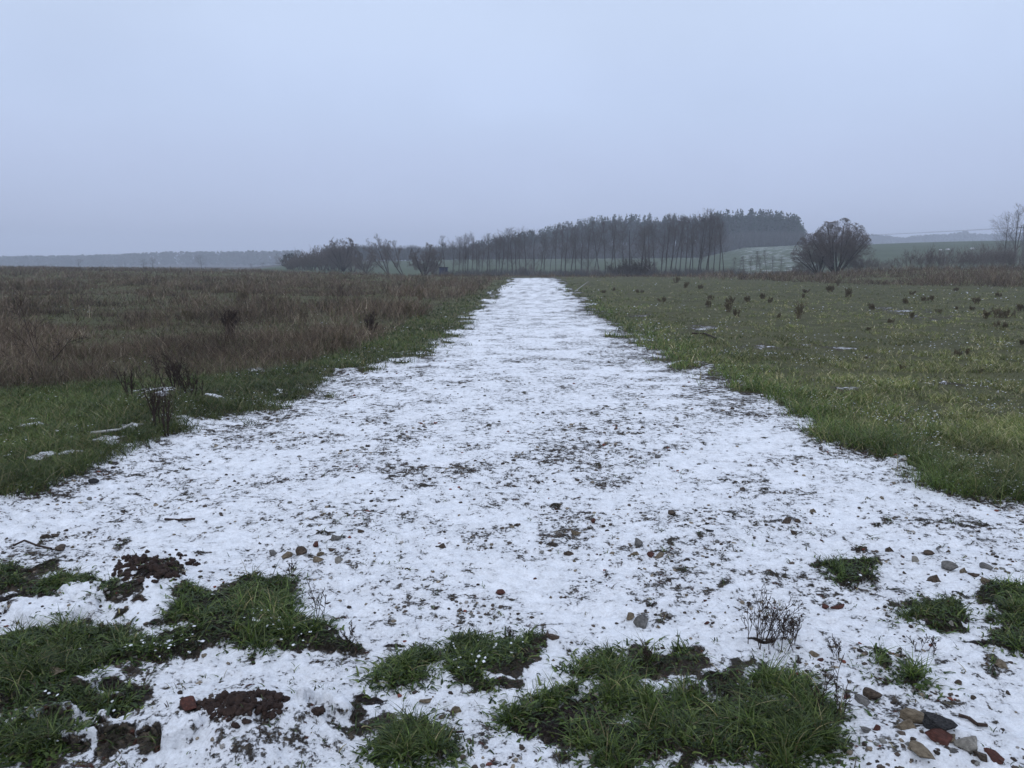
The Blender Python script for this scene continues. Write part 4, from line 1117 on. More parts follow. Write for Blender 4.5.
place_at(t, 389, 125, 'bare tree with stems leaning left, in front of the pale field')
t = make_tree('bare_tree', 2006, 5.4, fan_spec(7, 8, 6, 0.0085, 0.15, 0.5), 0.12, ((-0.9, 0, 1), (-0.5, 0.1, 1)), [(0, 0, 0)] * 2)
place_at(t, 404, 123, 'slanting bare tree between the left-leaning one and the round crown')
BOUND = lambda q: (q[0] / 3.0) ** 2 + (q[1] / 3.0) ** 2 + ((q[2] - 0.3) / 4.7) ** 2 < 1 + 0.16 * math.sin(q[0] * 2.9 + q[1]) * math.cos(q[1] * 2.3)
t = make_tree('bare_tree', 2007, 5.2, fan_spec(8, 8, 6, 0.0085, 0.1, 0.6), 0.10, fanN(7, 0.95, 0), [(0, 0, 0)] * 7)
place_at(t, 366, 135, 'low bare tree just right of the left thicket')
BOUND = None
t = make_tree('bare_tree', 2008, 4.2, fan_spec(6, 7, 6, 0.0085, 0.1, 0.6), 0.10, ((0.6, 0, 1), (0.95, 0, 1)), [(0, 0, 0)] * 2)
place_at(t, 430, 121, 'bare tree leaning right towards the blue shed')

# bushes: many thin stems from one base
def make_bush(name, seed, H, W, stems, rmin_, mat=None, kids=(7, 5), thick=0.02):
    r_ = np.random.default_rng(seed); tb = TB()
    rmin = rmin_ * 0.7
    sp = [dict(rmin=rmin, kids=kids[0], ang=0.5, ratio=0.5, segs=4, up=0.05, wob=0.09, start=0.2, rr=0.6, prof=lambda f: 1.1 - 0.5 * f),
          dict(kids=kids[1], ang=0.6, ratio=0.5, segs=3, up=0.05, wob=0.12, start=0.2, rr=0.6, prof=lambda f: 1.1 - 0.4 * f),
          dict(kids=0, ang=0.6, ratio=0.5, segs=2, up=0.02, wob=0.15, start=0.2, rr=0.6, prof=one)]
    for k in range(stems):
        bx, by = r_.uniform(-W * 0.35, W * 0.35), r_.uniform(-W * 0.25, W * 0.25)
        grow(tb, (bx, by, 0), (bx / W * 1.6 + r_.normal(0, 0.2), by / W + r_.normal(0, 0.2), 1), H * r_.uniform(0.55, 1.0), thick, 0, r_, sp, 3)
    return tb.obj(name, mat or M_TWIG)
BU = [(856, 97, 2.2, 3.4, 'low brush at the foot of the willow, right side'), (870, 96, 2.0, 4.0, 'low brush between the willow and the right hand thicket'),
      (884, 98, 1.8, 3.6, 'lowest brush before the green slope right of the willow'),
      (917, 95, 2.6, 4.0, 'wide grey bush before the green slope, leftmost of the right thicket'), (930, 94, 2.9, 4.2, 'tall round bush in the right thicket before the green slope'),
      (944, 96, 2.7, 4.0, 'bush right of the tall round one in the right thicket'), (958, 95, 2.5, 4.2, 'bush at the middle of the right thicket'),
      (973, 96, 2.6, 4.0, 'bush under the two pale stacks at the right'), (986, 95, 2.9, 4.0, 'dense bush left of the right edge trees'),
      (1001, 96, 2.8, 4.2, 'dark bush at the foot of the right edge trees'), (1016, 95, 3.0, 4.2, 'dark bush at the right edge of the picture'),
      (800, 100, 1.4, 2.6, 'low brush left of the willows'), (808, 99, 1.9, 2.6, 'brush under the left-leaning willow'),
      (993, 130, 4.4, 7.0, 'dark hedge bush on the ridge left of the bare pair'), (1008, 130, 4.6, 7.0, 'dark hedge bush on the ridge under the bare pair')]
for i, (u, d, h, wd, lb) in enumerate(BU):
    o = make_bush('bush', 3000 + i, h, wd, 26, 0.011)
    place_at(o, u, d, lb, 'bush', 'bare bushes by the right bank')
BL = [(620, 112, 2.7, 3.0, 'dense dark bush in the tree row, left of a matching one', 40), (634, 112, 3.0, 3.2, 'dense dark bush in the tree row, biggest of them', 46), (646, 114, 2.6, 2.4, 'dark bush at the right foot of the biggest row bush', 30),
      (531, 112, 2.4, 2.4, 'round bush in the tree row beyond the track end', 20), (594, 113, 2.0, 2.2, 'small bush in the tree row right of the track end', 18), (436, 120, 1.8, 2.4, 'low dark bush beside the blue shed', 24),
      (520, 112, 1.6, 2.0, 'small bush at the left end of the track end line', 14), (297, 145, 3.4, 6.0, 'dense low brush at the left end of the thicket', 34), (316, 145, 3.8, 6.0, 'dense brush at the middle of the left thicket', 34), (334, 145, 3.6, 6.0, 'dense brush below the tallest thicket tree', 30), (356, 143, 2.6, 5.0, 'dense brush right of the tallest thicket tree', 26), (668, 113, 1.3, 2, 'small bush in the row, right of the dark bushes', 12), (560, 113, 1.2, 2, 'small bush in the row just right of the track axis', 12)]
for i, (u, d, h, wd, lb, st) in enumerate(BL):
    o = make_bush('bush', 3100 + i, h, wd, st, 0.014, M_DARKSTEM if st >= 40 else M_TWIG)
    place_at(o, u, d, lb, 'bush')

# ball of mistletoe in one tree
def clump(seed, R, n, fs, shape=(1, 1, 1), top=1.0, cols=((0.02, 0.03, 0.015), (0.035, 0.05, 0.025))):
    """leafy clump: n small random quads in a ragged ellipsoid"""
    r_ = np.random.default_rng(seed)
    d = r_.normal(0, 1, (n, 3)); d /= np.linalg.norm(d, axis=1)[:, None]
    d *= (r_.uniform(0.25, 1, n) ** 0.5)[:, None] * R
    P = d * np.array(shape)
    a = r_.normal(0, 1, (n, 3)); a /= np.linalg.norm(a, axis=1)[:, None]
    b = np.cross(a, r_.normal(0, 1, (n, 3))); b /= np.linalg.norm(b, axis=1)[:, None]
    s = (fs * r_.uniform(0.6, 1.4, n))[:, None]
    Vq = np.stack([P - a * s, P - b * s * 0.7, P + a * s, P + b * s * 0.7], 1).reshape(-1, 3)
    Qq = np.arange(n * 4).reshape(n, 4)
    C_ = np.array(cols)[r_.integers(0, len(cols), n)] * r_.uniform(0.7, 1.3, (n, 1))
    return Vq, Qq, np.repeat(C_[:, None], 4, 1).reshape(-1, 3)
def place_clump(name, label, cat, u, v, dist, R, n, fs, cols, seed, shape=(1, 1, 1)):
    V_, Q_, C_ = clump(seed, R, n, fs, shape, 1, cols)
    x, y = at(u, dist)
    o = mesh_obj(name, V_, Q_, M_LEAF, None, C_, False, (x, y, zat(v, dist)))
    return tag(o, label, cat)
place_clump('mistletoe', 'ball of mistletoe in a bare tree above the blue shed', 'mistletoe', 444, 245, 119, 0.42, 160, 0.06, ((0.02, 0.026, 0.014), (0.035, 0.04, 0.02)), 5)
place_clump('mistletoe', 'ball of mistletoe high in a tree near the right end of the row', 'mistletoe', 702, 221, 119, 0.36, 140, 0.06, ((0.02, 0.026, 0.014), (0.035, 0.04, 0.02)), 6)
o = place_clump('evergreen_tree', 'dark green low conifer at the left end of the thicket', 'tree', 291, 261.5, 158, 1.9, 900, 0.16, ((0.015, 0.028, 0.018), (0.025, 0.042, 0.026)), 8, (1.1, 1, 0.95))

# ------------------------------------------------------------------ woods
def crown_pts(n, kind, r_):
    """unit crown: quad centres in 0..1 height, radius about 1"""
    t = r_.uniform(0, 1, n)
    if kind == 'pine':
        prof = np.clip(0.15 + 1.0 * np.sin(np.pi * (1 - t) ** 0.8) ** 0.8, 0, 1) * (1 - t ** 3) + 0.04
    else:
        prof = np.sqrt(np.clip(1 - (2 * t - 1) ** 2, 0, 1)) + 0.05
    a = r_.uniform(0, 6.28, n); q = np.sqrt(r_.uniform(0.15, 1, n)) * prof
    return np.stack([q * np.cos(a), q * np.sin(a), t], -1)
def wood(name, label, pts, hts, wid, nq, fs, cols, seed, kind='pine', crown0=0.45, trunk=True):
    r_ = np.random.default_rng(seed); n = len(pts)
    base = crown_pts(nq * 8, kind, r_)
    sel = r_.integers(0, len(base), (n, nq))
    c_ = base[sel]
    P = np.empty((n, nq, 3))
    P[..., 0] = pts[:, 0:1] + c_[..., 0] * wid[:, None]
    P[..., 1] = pts[:, 1:2] + c_[..., 1] * wid[:, None]
    P[..., 2] = pts[:, 2:3] + hts[:, None] * (crown0 + (1 - crown0) * c_[..., 2])
    m = n * nq; P = P.reshape(m, 3)
    a = r_.normal(0, 1, (m, 3)); a[:, 2] *= 0.6; a /= np.linalg.norm(a, axis=1)[:, None]
    b = np.cross(a, r_.normal(0, 1, (m, 3))); b /= np.linalg.norm(b, axis=1)[:, None]
    s = (fs * r_.uniform(0.5, 1.5, m))[:, None]
    Vq = np.stack([P - a * s, P - b * s * 0.7, P + a * s, P + b * s * 0.7], 1).reshape(-1, 3)
    Qq = np.arange(m * 4).reshape(m, 4)
    C_ = np.array(cols)[r_.integers(0, len(cols), n)] * r_.uniform(0.75, 1.25, (n, 1))
    C_ = np.repeat(C_, nq, 0) * r_.uniform(0.7, 1.3, (m, 1))
    parts = [(Vq, Qq, np.repeat(C_[:, None], 4, 1).reshape(-1, 3))]
    if trunk:
        for dx in (0, 1):
            w2 = 0.16
            tv = np.empty((n, 4, 3))
            ox, oy = (w2, 0) if dx == 0 else (0, w2)
            for j, (sx, tz) in enumerate(((-1, 0), (1, 0), (0.5, 1), (-0.5, 1))):
                tv[:, j, 0] = pts[:, 0] + sx * ox; tv[:, j, 1] = pts[:, 1] + sx * oy
                tv[:, j, 2] = pts[:, 2] - 0.3 + tz * hts * 0.9
            parts.append((tv.reshape(-1, 3), np.arange(n * 4).reshape(n, 4), np.full((n * 4, 3), 0.05)))
    v_, q_, cc = join(parts)
    return tag(mesh_obj(name, v_, q_, M_LEAF, None, cc), label, kind='stuff')

# pines of the hill
def hill_wood():
    r_ = np.random.default_rng(44)
    n = 2300
    y = r_.uniform(344, 455, n) ; u = r_.uniform(470, 806, n)
    y0 = np.interp(u, [470, 560, 740, 806], [352, 346, 338, 340])
    y = np.maximum(y, y0)
    x = (u - 512) / 750 * y
    ok = (u < 800 - 12 * fbm(x, y, 9, 2, 1) + 6)
    x, y, u = x[ok], y[ok], u[ok]
    z = base_h(x, y)
    # tree height such that the canopy carries the skyline of the hill
    topv = np.interp(u, [440, 470, 500, 540, 560, 580, 610, 640, 680, 720, 770, 790, 797, 806], [246, 244, 238, 230, 225, 221, 216, 213, 211, 211, 212, 215, 219, 226])
    want = CH + (262 - topv) / 750 * y - z
    h = np.minimum(want, 19.5) - np.where(y < 366, np.abs(r_.normal(0, 1.1, len(x))) - 0.9, 2.6 + np.abs(r_.normal(0, 1.5, len(x))))
    h = np.where((y < 366) & (r_.uniform(0, 1, len(x)) < 0.3), h * r_.uniform(0.75, 0.97, len(x)), h)
    h = np.clip(h, 5, 22)
    wood('pine_forest', 'dark pine wood on the hill beyond the tree row', np.stack([x, y, z], -1), h, r_.uniform(1.5, 2.5, len(x)), 70, 0.36, ((0.016, 0.030, 0.022), (0.022, 0.038, 0.026), (0.030, 0.044, 0.028)), 45, 'pine', 0.42)
hill_wood()
def bare_wood(name, label, u0, u1, d0, d1, n, h0, h1, seed, wd=0.10, topf=None):
    """low leafless wood edge seen as a haze of twigs"""
    r_ = np.random.default_rng(seed)
    y = r_.uniform(d0, d1, n); u = r_.uniform(u0, u1, n); x = (u - 512) / 750 * y
    z = base_h(x, y); k = 46
    H = r_.uniform(h0, h1, n) * (0.7 + 0.5 * fbm(x, y, 12, 2, seed))
    rp = lambda a: np.repeat(a, k)
    f = 0.62 * r_.uniform(0.0, 1, n * k) ** 1.7
    P = np.stack([rp(x) + r_.normal(0, 0.35, n * k) * (f > .05), rp(y) + r_.normal(0, 0.35, n * k) * (f > .05), rp(z) + rp(H) * f], -1)
    Hs = rp(H) * (1 - f) * r_.uniform(0.4, 1.0, n * k)
    C_ = pick_colors(n * k, [(0.085, 0.082, 0.078), (0.12, 0.115, 0.11), (0.05, 0.05, 0.048)], [3, 2, 2])
    a = strips(P, rdir(n * k), Hs, Hs * r_.uniform(0.05, 0.6, n * k), np.full(n * k, wd), 2, C_, jit=0.03, tip=0.4)
    return tag(mesh_obj(name, a[0], a[1], M_DRY, None, a[2]), label, kind='stuff')
bare_wood('undergrowth', 'dim thorny undergrowth at the foot of the tree row', 440, 745, 109, 122, 420, 0.7, 1.9, 74, 0.035)
bare_wood('scrub', 'brown scrub before the snow-streaked field right of the tree row', 735, 812, 104, 116, 170, 0.6, 1.3, 75, 0.035)
bare_wood('woodland_edge', 'pale leafless wood edge below the pines', 690, 801, 328, 340, 300, 5.0, 8.0, 71)
bare_wood('woodland_brush', 'grey leafless wood behind the tree row', 430, 700, 332, 350, 850, 4.5, 8.0, 72, 0.12)
bare_wood('woodland_hedge', 'dim leafless wood behind the left group of trees', 325, 470, 330, 352, 620, 4.5, 7.5, 73, 0.14)

def far_wood(name, label, u0, u1, d0, d1, n, tops, seed, fs=1.5, cols=((0.030, 0.036, 0.030), (0.045, 0.045, 0.040), (0.022, 0.030, 0.024))):
    r_ = np.random.default_rng(seed)
    y = r_.uniform(d0, d1, n); u = r_.uniform(u0, u1, n); x = (u - 512) / 750 * y
    z = base_h(x, y)
    tv = np.interp(u, tops[0], tops[1])
    h = CH + (262 - tv) / 750 * y - z
    h = np.clip(h - np.abs(r_.normal(0, 1.3, n)), 4, 40)
    wood(name, label, np.stack([x, y, z], -1), h, r_.uniform(3.0, 5.5, n), 34, fs, cols, seed, 'round', 0.12, False)
far_wood('distant_forest', 'blue hazy forest along the left horizon', -160, 300, 860, 960, 900, ([-160, 0, 60, 100, 150, 165, 215, 270, 300], [256, 256.5, 255.5, 255, 252.5, 252, 251.5, 251, 250.5]), 81)
far_wood('distant_woodland', 'blue hazy wooded ridge on the right horizon', 790, 1180, 1180, 1300, 1000, ([790, 870, 885, 900, 918, 945, 958, 963, 968, 985, 1024, 1180], [236, 234.5, 236, 238, 235.5, 234.5, 232.5, 231.5, 234, 234.5, 232, 230]), 82, 1.8)

# ------------------------------------------------------------------ built things in the distance
M_BLUE = noise_mat('blue_sheet', (0.014, 0.022, 0.060), (0.030, 0.042, 0.10), 2, 0.6, 0.1)
M_ROOF = noise_mat('dark_roof', (0.02, 0.02, 0.022), (0.05, 0.05, 0.055), 4, 0.8, 0.2)
M_POLE = noise_mat('weathered_pole', (0.05, 0.045, 0.04), (0.12, 0.11, 0.10), 6, 0.9, 0.3)
M_WIRE = noise_mat('wire', (0.05, 0.05, 0.05), (0.08, 0.08, 0.08), 6, 0.6, 0.0)
M_BALE = noise_mat('white_wrap', (0.5, 0.48, 0.5), (0.75, 0.74, 0.76), 6, 0.6, 0.2)

def box(tb_v, tb_f, x0, x1, y0, y1, z0, z1):
    o_ = len(tb_v)
    for z in (z0, z1):
        for x, y in ((x0, y0), (x1, y0), (x1, y1), (x0, y1)):
            tb_v.append((x, y, z))
    tb_f += [(o_, o_ + 3, o_ + 2, o_ + 1), (o_ + 4, o_ + 5, o_ + 6, o_ + 7)] + [(o_ + k, o_ + (k + 1) % 4, o_ + 4 + (k + 1) % 4, o_ + 4 + k) for k in range(4)]
def boxes(name, lst, mat, parent=None):
    v_, f_ = [], []
    for b in lst: box(v_, f_, *b)
    return mesh_obj(name, np.array(v_, float), np.array(f_), mat, parent)
x, y = at(443.5, 118)
shed = empty('shed', (x, y, float(base_h(np.array([x]), np.array([y]))[0])))
tag(shed, 'small dark blue shed among the bare trees beyond the left field', 'shed')
boxes('wall', [(-0.62, 0.62, -0.6, 0.6, 0, 1.75)], M_BLUE, shed)
boxes('roof', [(-0.72, 0.72, -0.72, 0.72, 1.752, 1.85)], M_ROOF, shed)
boxes('door', [(-0.3, 0.3, -0.63, -0.603, 0.05, 1.55)], M_BLUE, shed)

# double pole and wires
pr = empty('utility_pole', (*at(1018.5, 150), 0))
pz = float(base_h(np.array([pr.location.x]), np.array([pr.location.y]))[0]); pr.location.z = pz
ph = zat(226, 150) - pz
tag(pr, 'double-legged wooden power pole behind the right edge trees', 'pole')
for sx in (-1, 1):
    tb = TB(); tb.seg(np.array((sx * 1.0, 0, -0.3)), np.array((sx * 0.15, 0, ph)), 0.10, 0.08, 8); tb.obj('leg', M_POLE, pr)
tb = TB(); tb.seg(np.array((-1.3, 0, ph - 0.5)), np.array((1.3, 0, ph - 0.5)), 0.07, 0.07, 6); tb.obj('crossarm', M_POLE, pr)
fx, fy = (600 - 512) / 750 * 620, 620
fz = float(base_h(np.array([fx]), np.array([fy]))[0]); ft = zat(236, 620)
p2 = empty('utility_pole', (fx, fy, fz)); tag(p2, 'wooden power pole out of sight behind the pine hill', 'pole')
tb = TB(); tb.seg(np.array((0, 0, -0.3)), np.array((0, 0, ft - fz)), 0.2, 0.14, 8); tb.obj('post', M_POLE, p2)
tb = TB(); tb.seg(np.array((-1.3, 0, ft - fz - 0.5)), np.array((1.3, 0, ft - fz - 0.5)), 0.08, 0.08, 6); tb.obj('crossarm', M_POLE, p2)
for k, off_ in enumerate((-1.2, 1.2)):
    tb = TB(); prev = None
    a = np.array((pr.location.x + off_, pr.location.y, pz + ph - 0.42)); b = np.array((fx + off_, fy, ft - 0.42))
    for j in range(25):
        t_ = j / 24; p = a * (1 - t_) + b * t_; p[2] -= 4 * 3.0 * t_ * (1 - t_)
        if prev is not None: tb.seg(prev, p, 0.016, 0.016, 4)
        prev = p.copy()
    o = tb.obj('overhead_wire', M_WIRE)
    tag(o, ['thin power wire crossing the sky at the right, lower of the two', 'thin power wire crossing the sky at the right, upper of the two'][k], 'wire', 'power wires at the right')

# white wrapped bales on the green slope
def bale(u, v, wpx, label):
    dist = 200.0
    x_, y_ = at(u, dist)
    for dist in range(110, 400, 3):
        x_, y_ = at(u, dist); zz = float(base_h(np.array([x_]), np.array([y_]))[0])
        if 262 - (zz - CH) * 750 / dist < v: break
    s = wpx * dist / F / 2
    v_, f_ = [], []
    n = 16
    for sx in (-1, 1):
        for q, rr_ in ((0.86, 1.0), (1.0, 0.9)):
            for k in range(n):
                t_ = 2 * math.pi * k / n
                v_.append((sx * q * s, math.sin(t_) * s * 0.45 * rr_, math.cos(t_) * s * 0.45 * rr_ + s * 0.42))
    rings = [1, 0, 2, 3]
    for a_, b_ in ((1, 0), (0, 2), (2, 3)):
        for k in range(n):
            f_.append((a_ * n + k, a_ * n + (k + 1) % n, b_ * n + (k + 1) % n, b_ * n + k))
    for a_ in (1, 3):
        for k in range(1, n - 1, 2):
            f_.append((a_ * n, a_ * n + k, a_ * n + k + 1, a_ * n + (k + 2) % n) if k + 2 < n else (a_ * n, a_ * n + k, a_ * n + k + 1, a_ * n + k + 1))
    f_ = [q for q in f_ if len(set(q)) == 4]
    o = mesh_obj('wrapped_bale', np.array(v_), np.array(f_), M_BALE, None, None, True, (x_, y_, zz))
    tag(o, label, 'bale', 'pale wrapped bales on the green slope')
bale(939.5, 251, 2.6, 'pale wrapped bale on the green slope, leftmost of three')
bale(946.5, 250.5, 3.4, 'pale wrapped bale on the green slope, middle of three')
bale(971, 250, 3.6, 'pale wrapped bale on the green slope, rightmost of three')

# leaning pale poles
def pole_between(name, label, cat, a, b, r, mat):
    tb = TB(); a = np.array(a, float); b = np.array(b, float); prev = a
    for j in range(1, 5):
        p = a + (b - a) * j / 4 + np.array((random.uniform(-.02, .02), 0, random.uniform(-.02, .02))) * np.linalg.norm(b - a) * 0.4
        tb.seg(prev, p, r * (1.1 - 0.15 * (j - 1)), r * (1.1 - 0.15 * j), 6); prev = p
    o = tb.obj(name, mat)
    return tag(o, label, cat)
x, y = ground_at(574, 292)
pole_between('stick', 'pale stick leaning in the grass right of the far end of the track', 'stick', (x - 0.05, y, gz1(x, y) - 0.05), (x + 0.8, y + 0.3, gz1(x, y) + 0.55), 0.022, M_BIRCH)
x, y = at(650, 113); z = float(base_h(np.array([x]), np.array([y]))[0])
pole_between('fallen_birch', 'pale slanting fallen birch leaning inside the tree row', 'fallen tree', (x, y, zat(270, 113)), (x - 1.7, y + 0.2, zat(261, 113)), 0.06, M_BIRCH)

# ------------------------------------------------------------------ single plants
def sprig(name, label, cat, u, v, hpx, wpx, stems, seed, mat=M_DARKSTEM, r0=0.003, kids=(6, 3), lean=0.0, group=None, buds=True, rmin=None, ang=0.55):
    r0 = r0 * 0.62
    """dead plant standing at pixel u, v, hpx high"""
    x, y = ground_at(u, v); d = y * CP + CH * SP
    H = hpx * d / F; W = wpx * d / F
    r_ = np.random.default_rng(seed); tb = TB()
    rm = rmin or max(0.0011, 0.00026 * d)
    sp = [dict(rmin=rm, kids=kids[0], ang=ang, ratio=0.42, segs=5, up=0.03, wob=0.07, start=0.25, rr=0.7, prof=lambda f: 1.1 - 0.6 * f),
          dict(kids=kids[1], ang=0.6, ratio=0.45, segs=3, up=0.08, wob=0.12, start=0.3, rr=0.7, prof=one),
          dict(kids=0, ang=0.6, ratio=0.5, segs=2, up=0.02, wob=0.1, start=0.2, rr=0.6, prof=one)]
    ends = []
    for k in range(stems):
        a = r_.uniform(0, 6.28); s = min(r_.uniform(0, 1) ** 0.6 * (W / 2) / H, 0.75) if stems > 1 else 0
        pts = grow(tb, (r_.normal(0, W * 0.16), r_.normal(0, W * 0.16), -0.01), (math.cos(a) * s + lean, math.sin(a) * s, 1), H * r_.uniform(0.6, 1.0) if k else H, r0 * max(1, d / 3), 0, r_, sp, 4)
    if buds:                                   # seed heads and shrivelled leaves along the twigs
        vv = np.array(tb.v); nb = min(len(vv) // 6, 300)
        i = r_.choice(len(vv), nb, replace=False)
        for j in i:
            if vv[j][2] < H * 0.18: continue
            c = vv[j]; s = rm * r_.uniform(1.2, 2.8)
            o_ = len(tb.v); dd = r_.normal(0, 1, (4, 3)); dd /= np.linalg.norm(dd, axis=1)[:, None]
            for q in dd: tb.v.append(c + q * s * 1.3)
            tb.f += [(o_, o_ + 1, o_ + 2, o_ + 3)]
    o = tb.obj(name, mat, None, (x, y, gz1(x, y)))
    return tag(o, label, cat, group)
sprig('dead_shrub', 'small bushy dead shrub standing in the snow at the right', 'dead shrub', 768, 646, 50, 56, 17, 51, r0=0.0034, kids=(6, 3))
sprig('dead_shrub', 'low side clump of dead twigs at the foot of the bushy dead shrub', 'dead shrub', 784, 640, 30, 40, 8, 58, r0=0.0028, kids=(5, 3))
sprig('dead_stalk', 'thin branching dead stalk in the snow right of the left grass tuft', 'dead stalk', 319, 620, 44, 26, 4, 52, r0=0.0026, kids=(5, 2))
sprig('dead_stalk', 'dark short dead stalk at the right tip of the left grass', 'dead stalk', 347, 646, 18, 14, 4, 53, r0=0.003)
sprig('dead_stalk', 'upright dark dead stalk beside the bottom right grass, left of a pair', 'dead stalk', 822, 722, 46, 12, 2, 54, r0=0.0028, kids=(6, 2))
sprig('dead_stalk', 'upright dark dead stalk beside the bottom right grass, right of a pair', 'dead stalk', 838, 728, 40, 14, 2, 55, r0=0.0026, kids=(6, 2))
sprig('dead_stalk', 'tall thin seed stalk rising behind the bottom right pair', 'dead stalk', 834, 700, 46, 8, 1, 59, r0=0.0016, kids=(5, 1))
sprig('dead_stalk', 'dead stalks above the stones left of centre grass', 'dead stalk', 289, 577, 18, 10, 3, 56, r0=0.0025)
sprig('dead_stalk', 'dark dead stalks on the middle grass clump', 'dead stalk', 508, 640, 16, 14, 4, 57, r0=0.0025)
sprig('dead_stalk', 'dark stalks at the left corner of the right foreground grass', 'dead stalk', 645, 668, 26, 16, 4, 70, r0=0.0024)
sprig('dead_stalk', 'fine dead twig flat on the snow left of the dead shrub stones', 'dead stalk', 838, 660, 22, 30, 3, 71, r0=0.002)
sprig('dead_stalk', 'spidery dead twigs in the snow right of the dead shrub', 'dead stalk', 925, 652, 20, 34, 4, 72, r0=0.0018)
sprig('dead_dock', 'tallest dark dock stalks at the left edge of the snow', 'dock plant', 156, 436, 62, 18, 7, 60, r0=0.005, kids=(9, 2), ang=0.3)
sprig('dead_dock', 'dark dock stalks right of the tallest ones', 'dock plant', 168, 440, 46, 16, 5, 61, r0=0.005, kids=(8, 2), ang=0.3)
sprig('dead_dock', 'single dark dock stalk left of the snow heap on the left verge', 'dock plant', 131, 410, 32, 10, 4, 62, r0=0.006, kids=(9, 2), ang=0.25)
sprig('dead_dock', 'dark tangled dead weed growing on the snow heap at the left verge', 'dock plant', 178, 405, 34, 40, 12, 63, r0=0.005, kids=(7, 3))
sprig('dead_dock', 'brown dead weed right of the snow heap at the left verge', 'dock plant', 196, 410, 26, 26, 7, 64, r0=0.004, kids=(7, 3))
sprig('dead_dock', 'dark brown bushy dock standing out of the dead weeds on the left', 'dock plant', 231, 338, 24, 13, 22, 65, r0=0.005, kids=(9, 4), ang=0.35)
sprig('dead_dock', 'dark dead weeds near the verge in the left field', 'dock plant', 370, 335, 22, 18, 8, 66, r0=0.007)
sprig('dead_dock', 'small dark weed at the far left in the fallow', 'dock plant', 20, 292, 8, 8, 6, 67, mat=M_TUFT, r0=0.004)
sprig('dead_dock', 'dark weed in the middle of the left fallow', 'dock plant', 243, 302, 11, 14, 14, 68, mat=M_TUFT, r0=0.004)
sprig('dead_dock', 'wide dark weed patch in the left fallow', 'dock plant', 270, 304, 9, 30, 24, 69, mat=M_TUFT, r0=0.004)
for i, (u, v, h, lb) in enumerate([(66, 302, 8, 'small dark weed left of the green strip in the fallow'), (420, 300, 12, 'dark weed by the far left verge'), (302, 322, 14, 'dark upright weed in the middle of the fallow'), (345, 352, 24, 'tall thin weeds at the corner of the fallow by the verge'), (190, 322, 14, 'dark weed behind the bushy dock'), (410, 318, 16, 'dark weeds along the left verge, halfway to the trees')]):
    sprig('dead_weed', lb, 'dead weed', u, v, h * 0.9, h * 0.7, 9, 80 + i, mat=M_TUFT, r0=0.004)

# fallen branchy wood in the left field
def branchy():
    x, y = ground_at(46, 372); d = y * CP + CH * SP; s = d / F
    r_ = np.random.default_rng(90); tb = TB()
    sp = [dict(rmin=0.003, kids=6, ang=0.7, ratio=0.5, segs=6, up=0.0, wob=0.06, start=0.1, rr=0.6, prof=lambda f: 1.1 - 0.4 * f),
          dict(kids=4, ang=0.7, ratio=0.45, segs=4, up=0.0, wob=0.12, start=0.2, rr=0.6, prof=one),
          dict(kids=0, ang=0.6, ratio=0.5, segs=2, up=0.02, wob=0.1, start=0.2, rr=0.6, prof=one)]
    grow(tb, (0, 0, 0), (-0.62, 0.1, 1.0), 72 * s, 0.009, 0, r_, sp, 5)
    grow(tb, (0, 0, 0), (0.62, 0.0, 0.85), 58 * s, 0.009, 0, r_, sp, 5)
    grow(tb, (0, 0, 0.02), (-1.0, 0.1, 0.35), 52 * s, 0.009, 0, r_, sp, 5)
    o = tb.obj('fallen_branch', M_DARKSTEM, None, (x, y, gz1(x, y)))
    tag(o, 'bare dark branch sticking up in a V among the left hand weeds', 'branch')
branchy()
# sticks on the snow
def ground_stick(label, pts, r, mat=M_DARKSTEM, name='stick', up=0.01):
    tb = TB(); P = []
    for u, v in pts:
        x, y = ground_at(u, v); P.append(np.array((x, y, gz1(x, y) + up)))
    for a, b in zip(P[:-1], P[1:]): tb.seg(a, b, r, r * 0.85, 6)
    tag(tb.obj(name, mat), label, 'stick')
ground_stick('straight brown stick lying on the snow left of the track', [(165, 520), (180, 521.5), (195, 521)], 0.008)
ground_stick('dark twig arching on the stones at the left edge', [(14, 551), (25, 547), (38, 551), (52, 553)], 0.006, up=0.03)
ground_stick('black twig lying slantwise on the snow above the bottom right heap', [(958, 719), (968, 722), (977, 727), (987, 728)], 0.007)
ground_stick('pale curved branch along the grass edge at the left verge', [(92, 446), (108, 446), (122, 443), (134, 440)], 0.014, M_BIRCH, 'fallen_branch', 0.05)
ground_stick('dark stick by the bottom left snow', [(425, 733), (436, 736), (452, 738), (464, 736)], 0.004, up=0.012)
ground_stick('long dark stick lying in the meadow', [(692, 336), (705, 336), (716, 341)], 0.02, up=0.04)

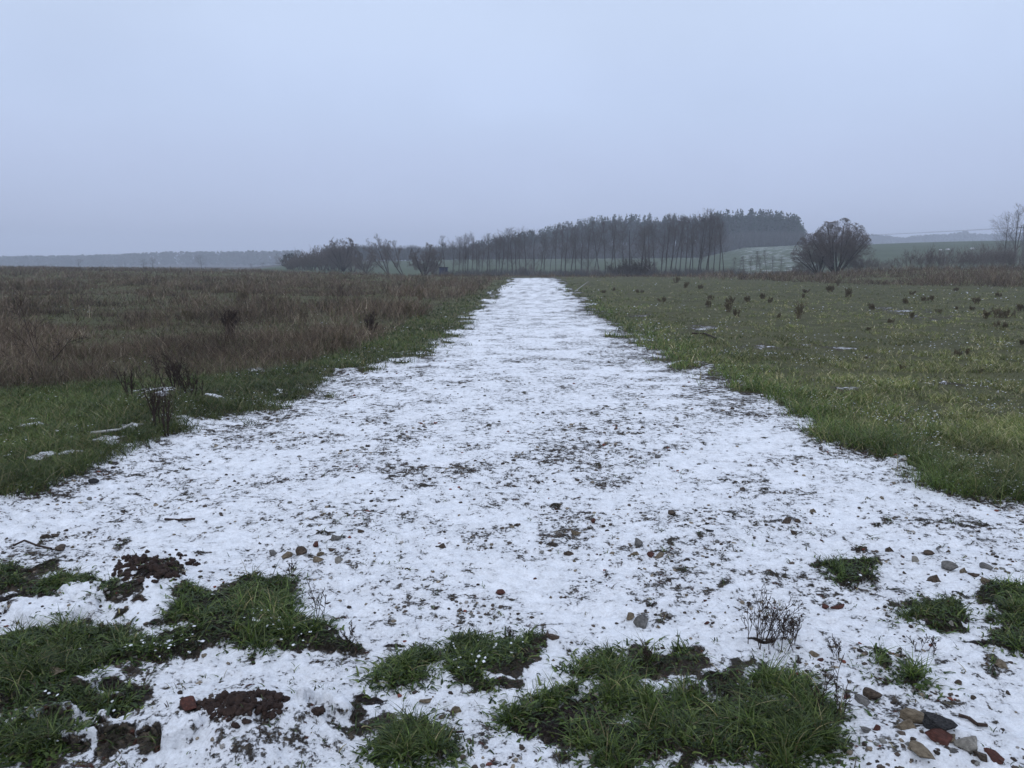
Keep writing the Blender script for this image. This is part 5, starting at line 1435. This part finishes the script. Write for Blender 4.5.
# dark weed tufts across the meadow
TUF = [(708, 306, 9, 9), (730, 303, 10, 10), (729, 311, 15, 8), (737, 316, 11, 8), (798, 318, 22, 6), (662, 301, 7, 14), (710, 299, 7, 12), (748, 301, 8, 10), (806, 292, 6, 9), (830, 291, 9, 12), (848, 296, 12, 12), (803, 297, 6, 5), (872, 309, 9, 12), (905, 303, 8, 9), (912, 294, 6, 8), (924, 300, 6, 12), (932, 300, 7, 5), (939, 312, 6, 12), (956, 309, 5, 7), (972, 309, 6, 12), (975, 303, 10, 11), (1002, 317, 14, 30), (985, 318, 12, 8), (996, 326, 8, 13), (1006, 328, 9, 12), (958, 356, 11, 12), (967, 354, 8, 4), (904, 370, 8, 10), (980, 374, 6, 7), (1020, 310, 10, 9), (1022, 345, 9, 7), (866, 358, 3, 8), (685, 287, 8, 7), (676, 282, 9, 8), (700, 288, 6, 6), (640, 292, 5, 12), (838, 285, 8, 5), (830, 290, 7, 4), (762, 298, 8, 9), (770, 302, 7, 6), (780, 317, 6, 9), (604, 292, 4, 6), (614, 290, 4, 6), (890, 322, 6, 8), (955, 290, 5, 9), (998, 296, 6, 9), (912, 318, 8, 6), (868, 330, 5, 8)]
TUF = sorted(TUF)
for i, (u, v, h, wd) in enumerate(TUF):
    size = 'tall' if h >= 14 else ('short' if h <= 6 else 'small'); shp = 'spreading' if wd > h * 1.15 else ('upright' if wd < h * 0.8 else 'round')
    sprig('weed_tuft', '%s %s dark weed tuft on the meadow, %s from the left' % (size, shp, ordw(i)), 'weed tuft', u, v + 1, h * 0.72, wd * 0.85, 8 if wd < 20 else 20, 200 + i, mat=M_TUFT, r0=0.003, kids=(7, 3), group='dark weed tufts scattered over the meadow')

# ------------------------------------------------------------------ the air
me = bpy.data.meshes.new('haze')
hv, hf = [], []
box(hv, hf, -2300, 2300, -2300, 2300, -9, 75)
me.from_pydata(hv, [], hf)
hz = bpy.data.objects.new('haze', me); COL.objects.link(hz)
tag(hz, kind='stuff')
hm = bpy.data.materials.new('haze_air'); hm.use_nodes = True
t = hm.node_tree; t.nodes.clear()
ou = t.nodes.new('ShaderNodeOutputMaterial'); pv = t.nodes.new('ShaderNodeVolumePrincipled')
pv.inputs['Color'].default_value = (0.85, 0.905, 1.0, 1)
pv.inputs['Density'].default_value = 0.00085
pv.inputs['Anisotropy'].default_value = 0.2
t.links.new(pv.outputs[0], ou.inputs['Volume'])
me.materials.append(hm)
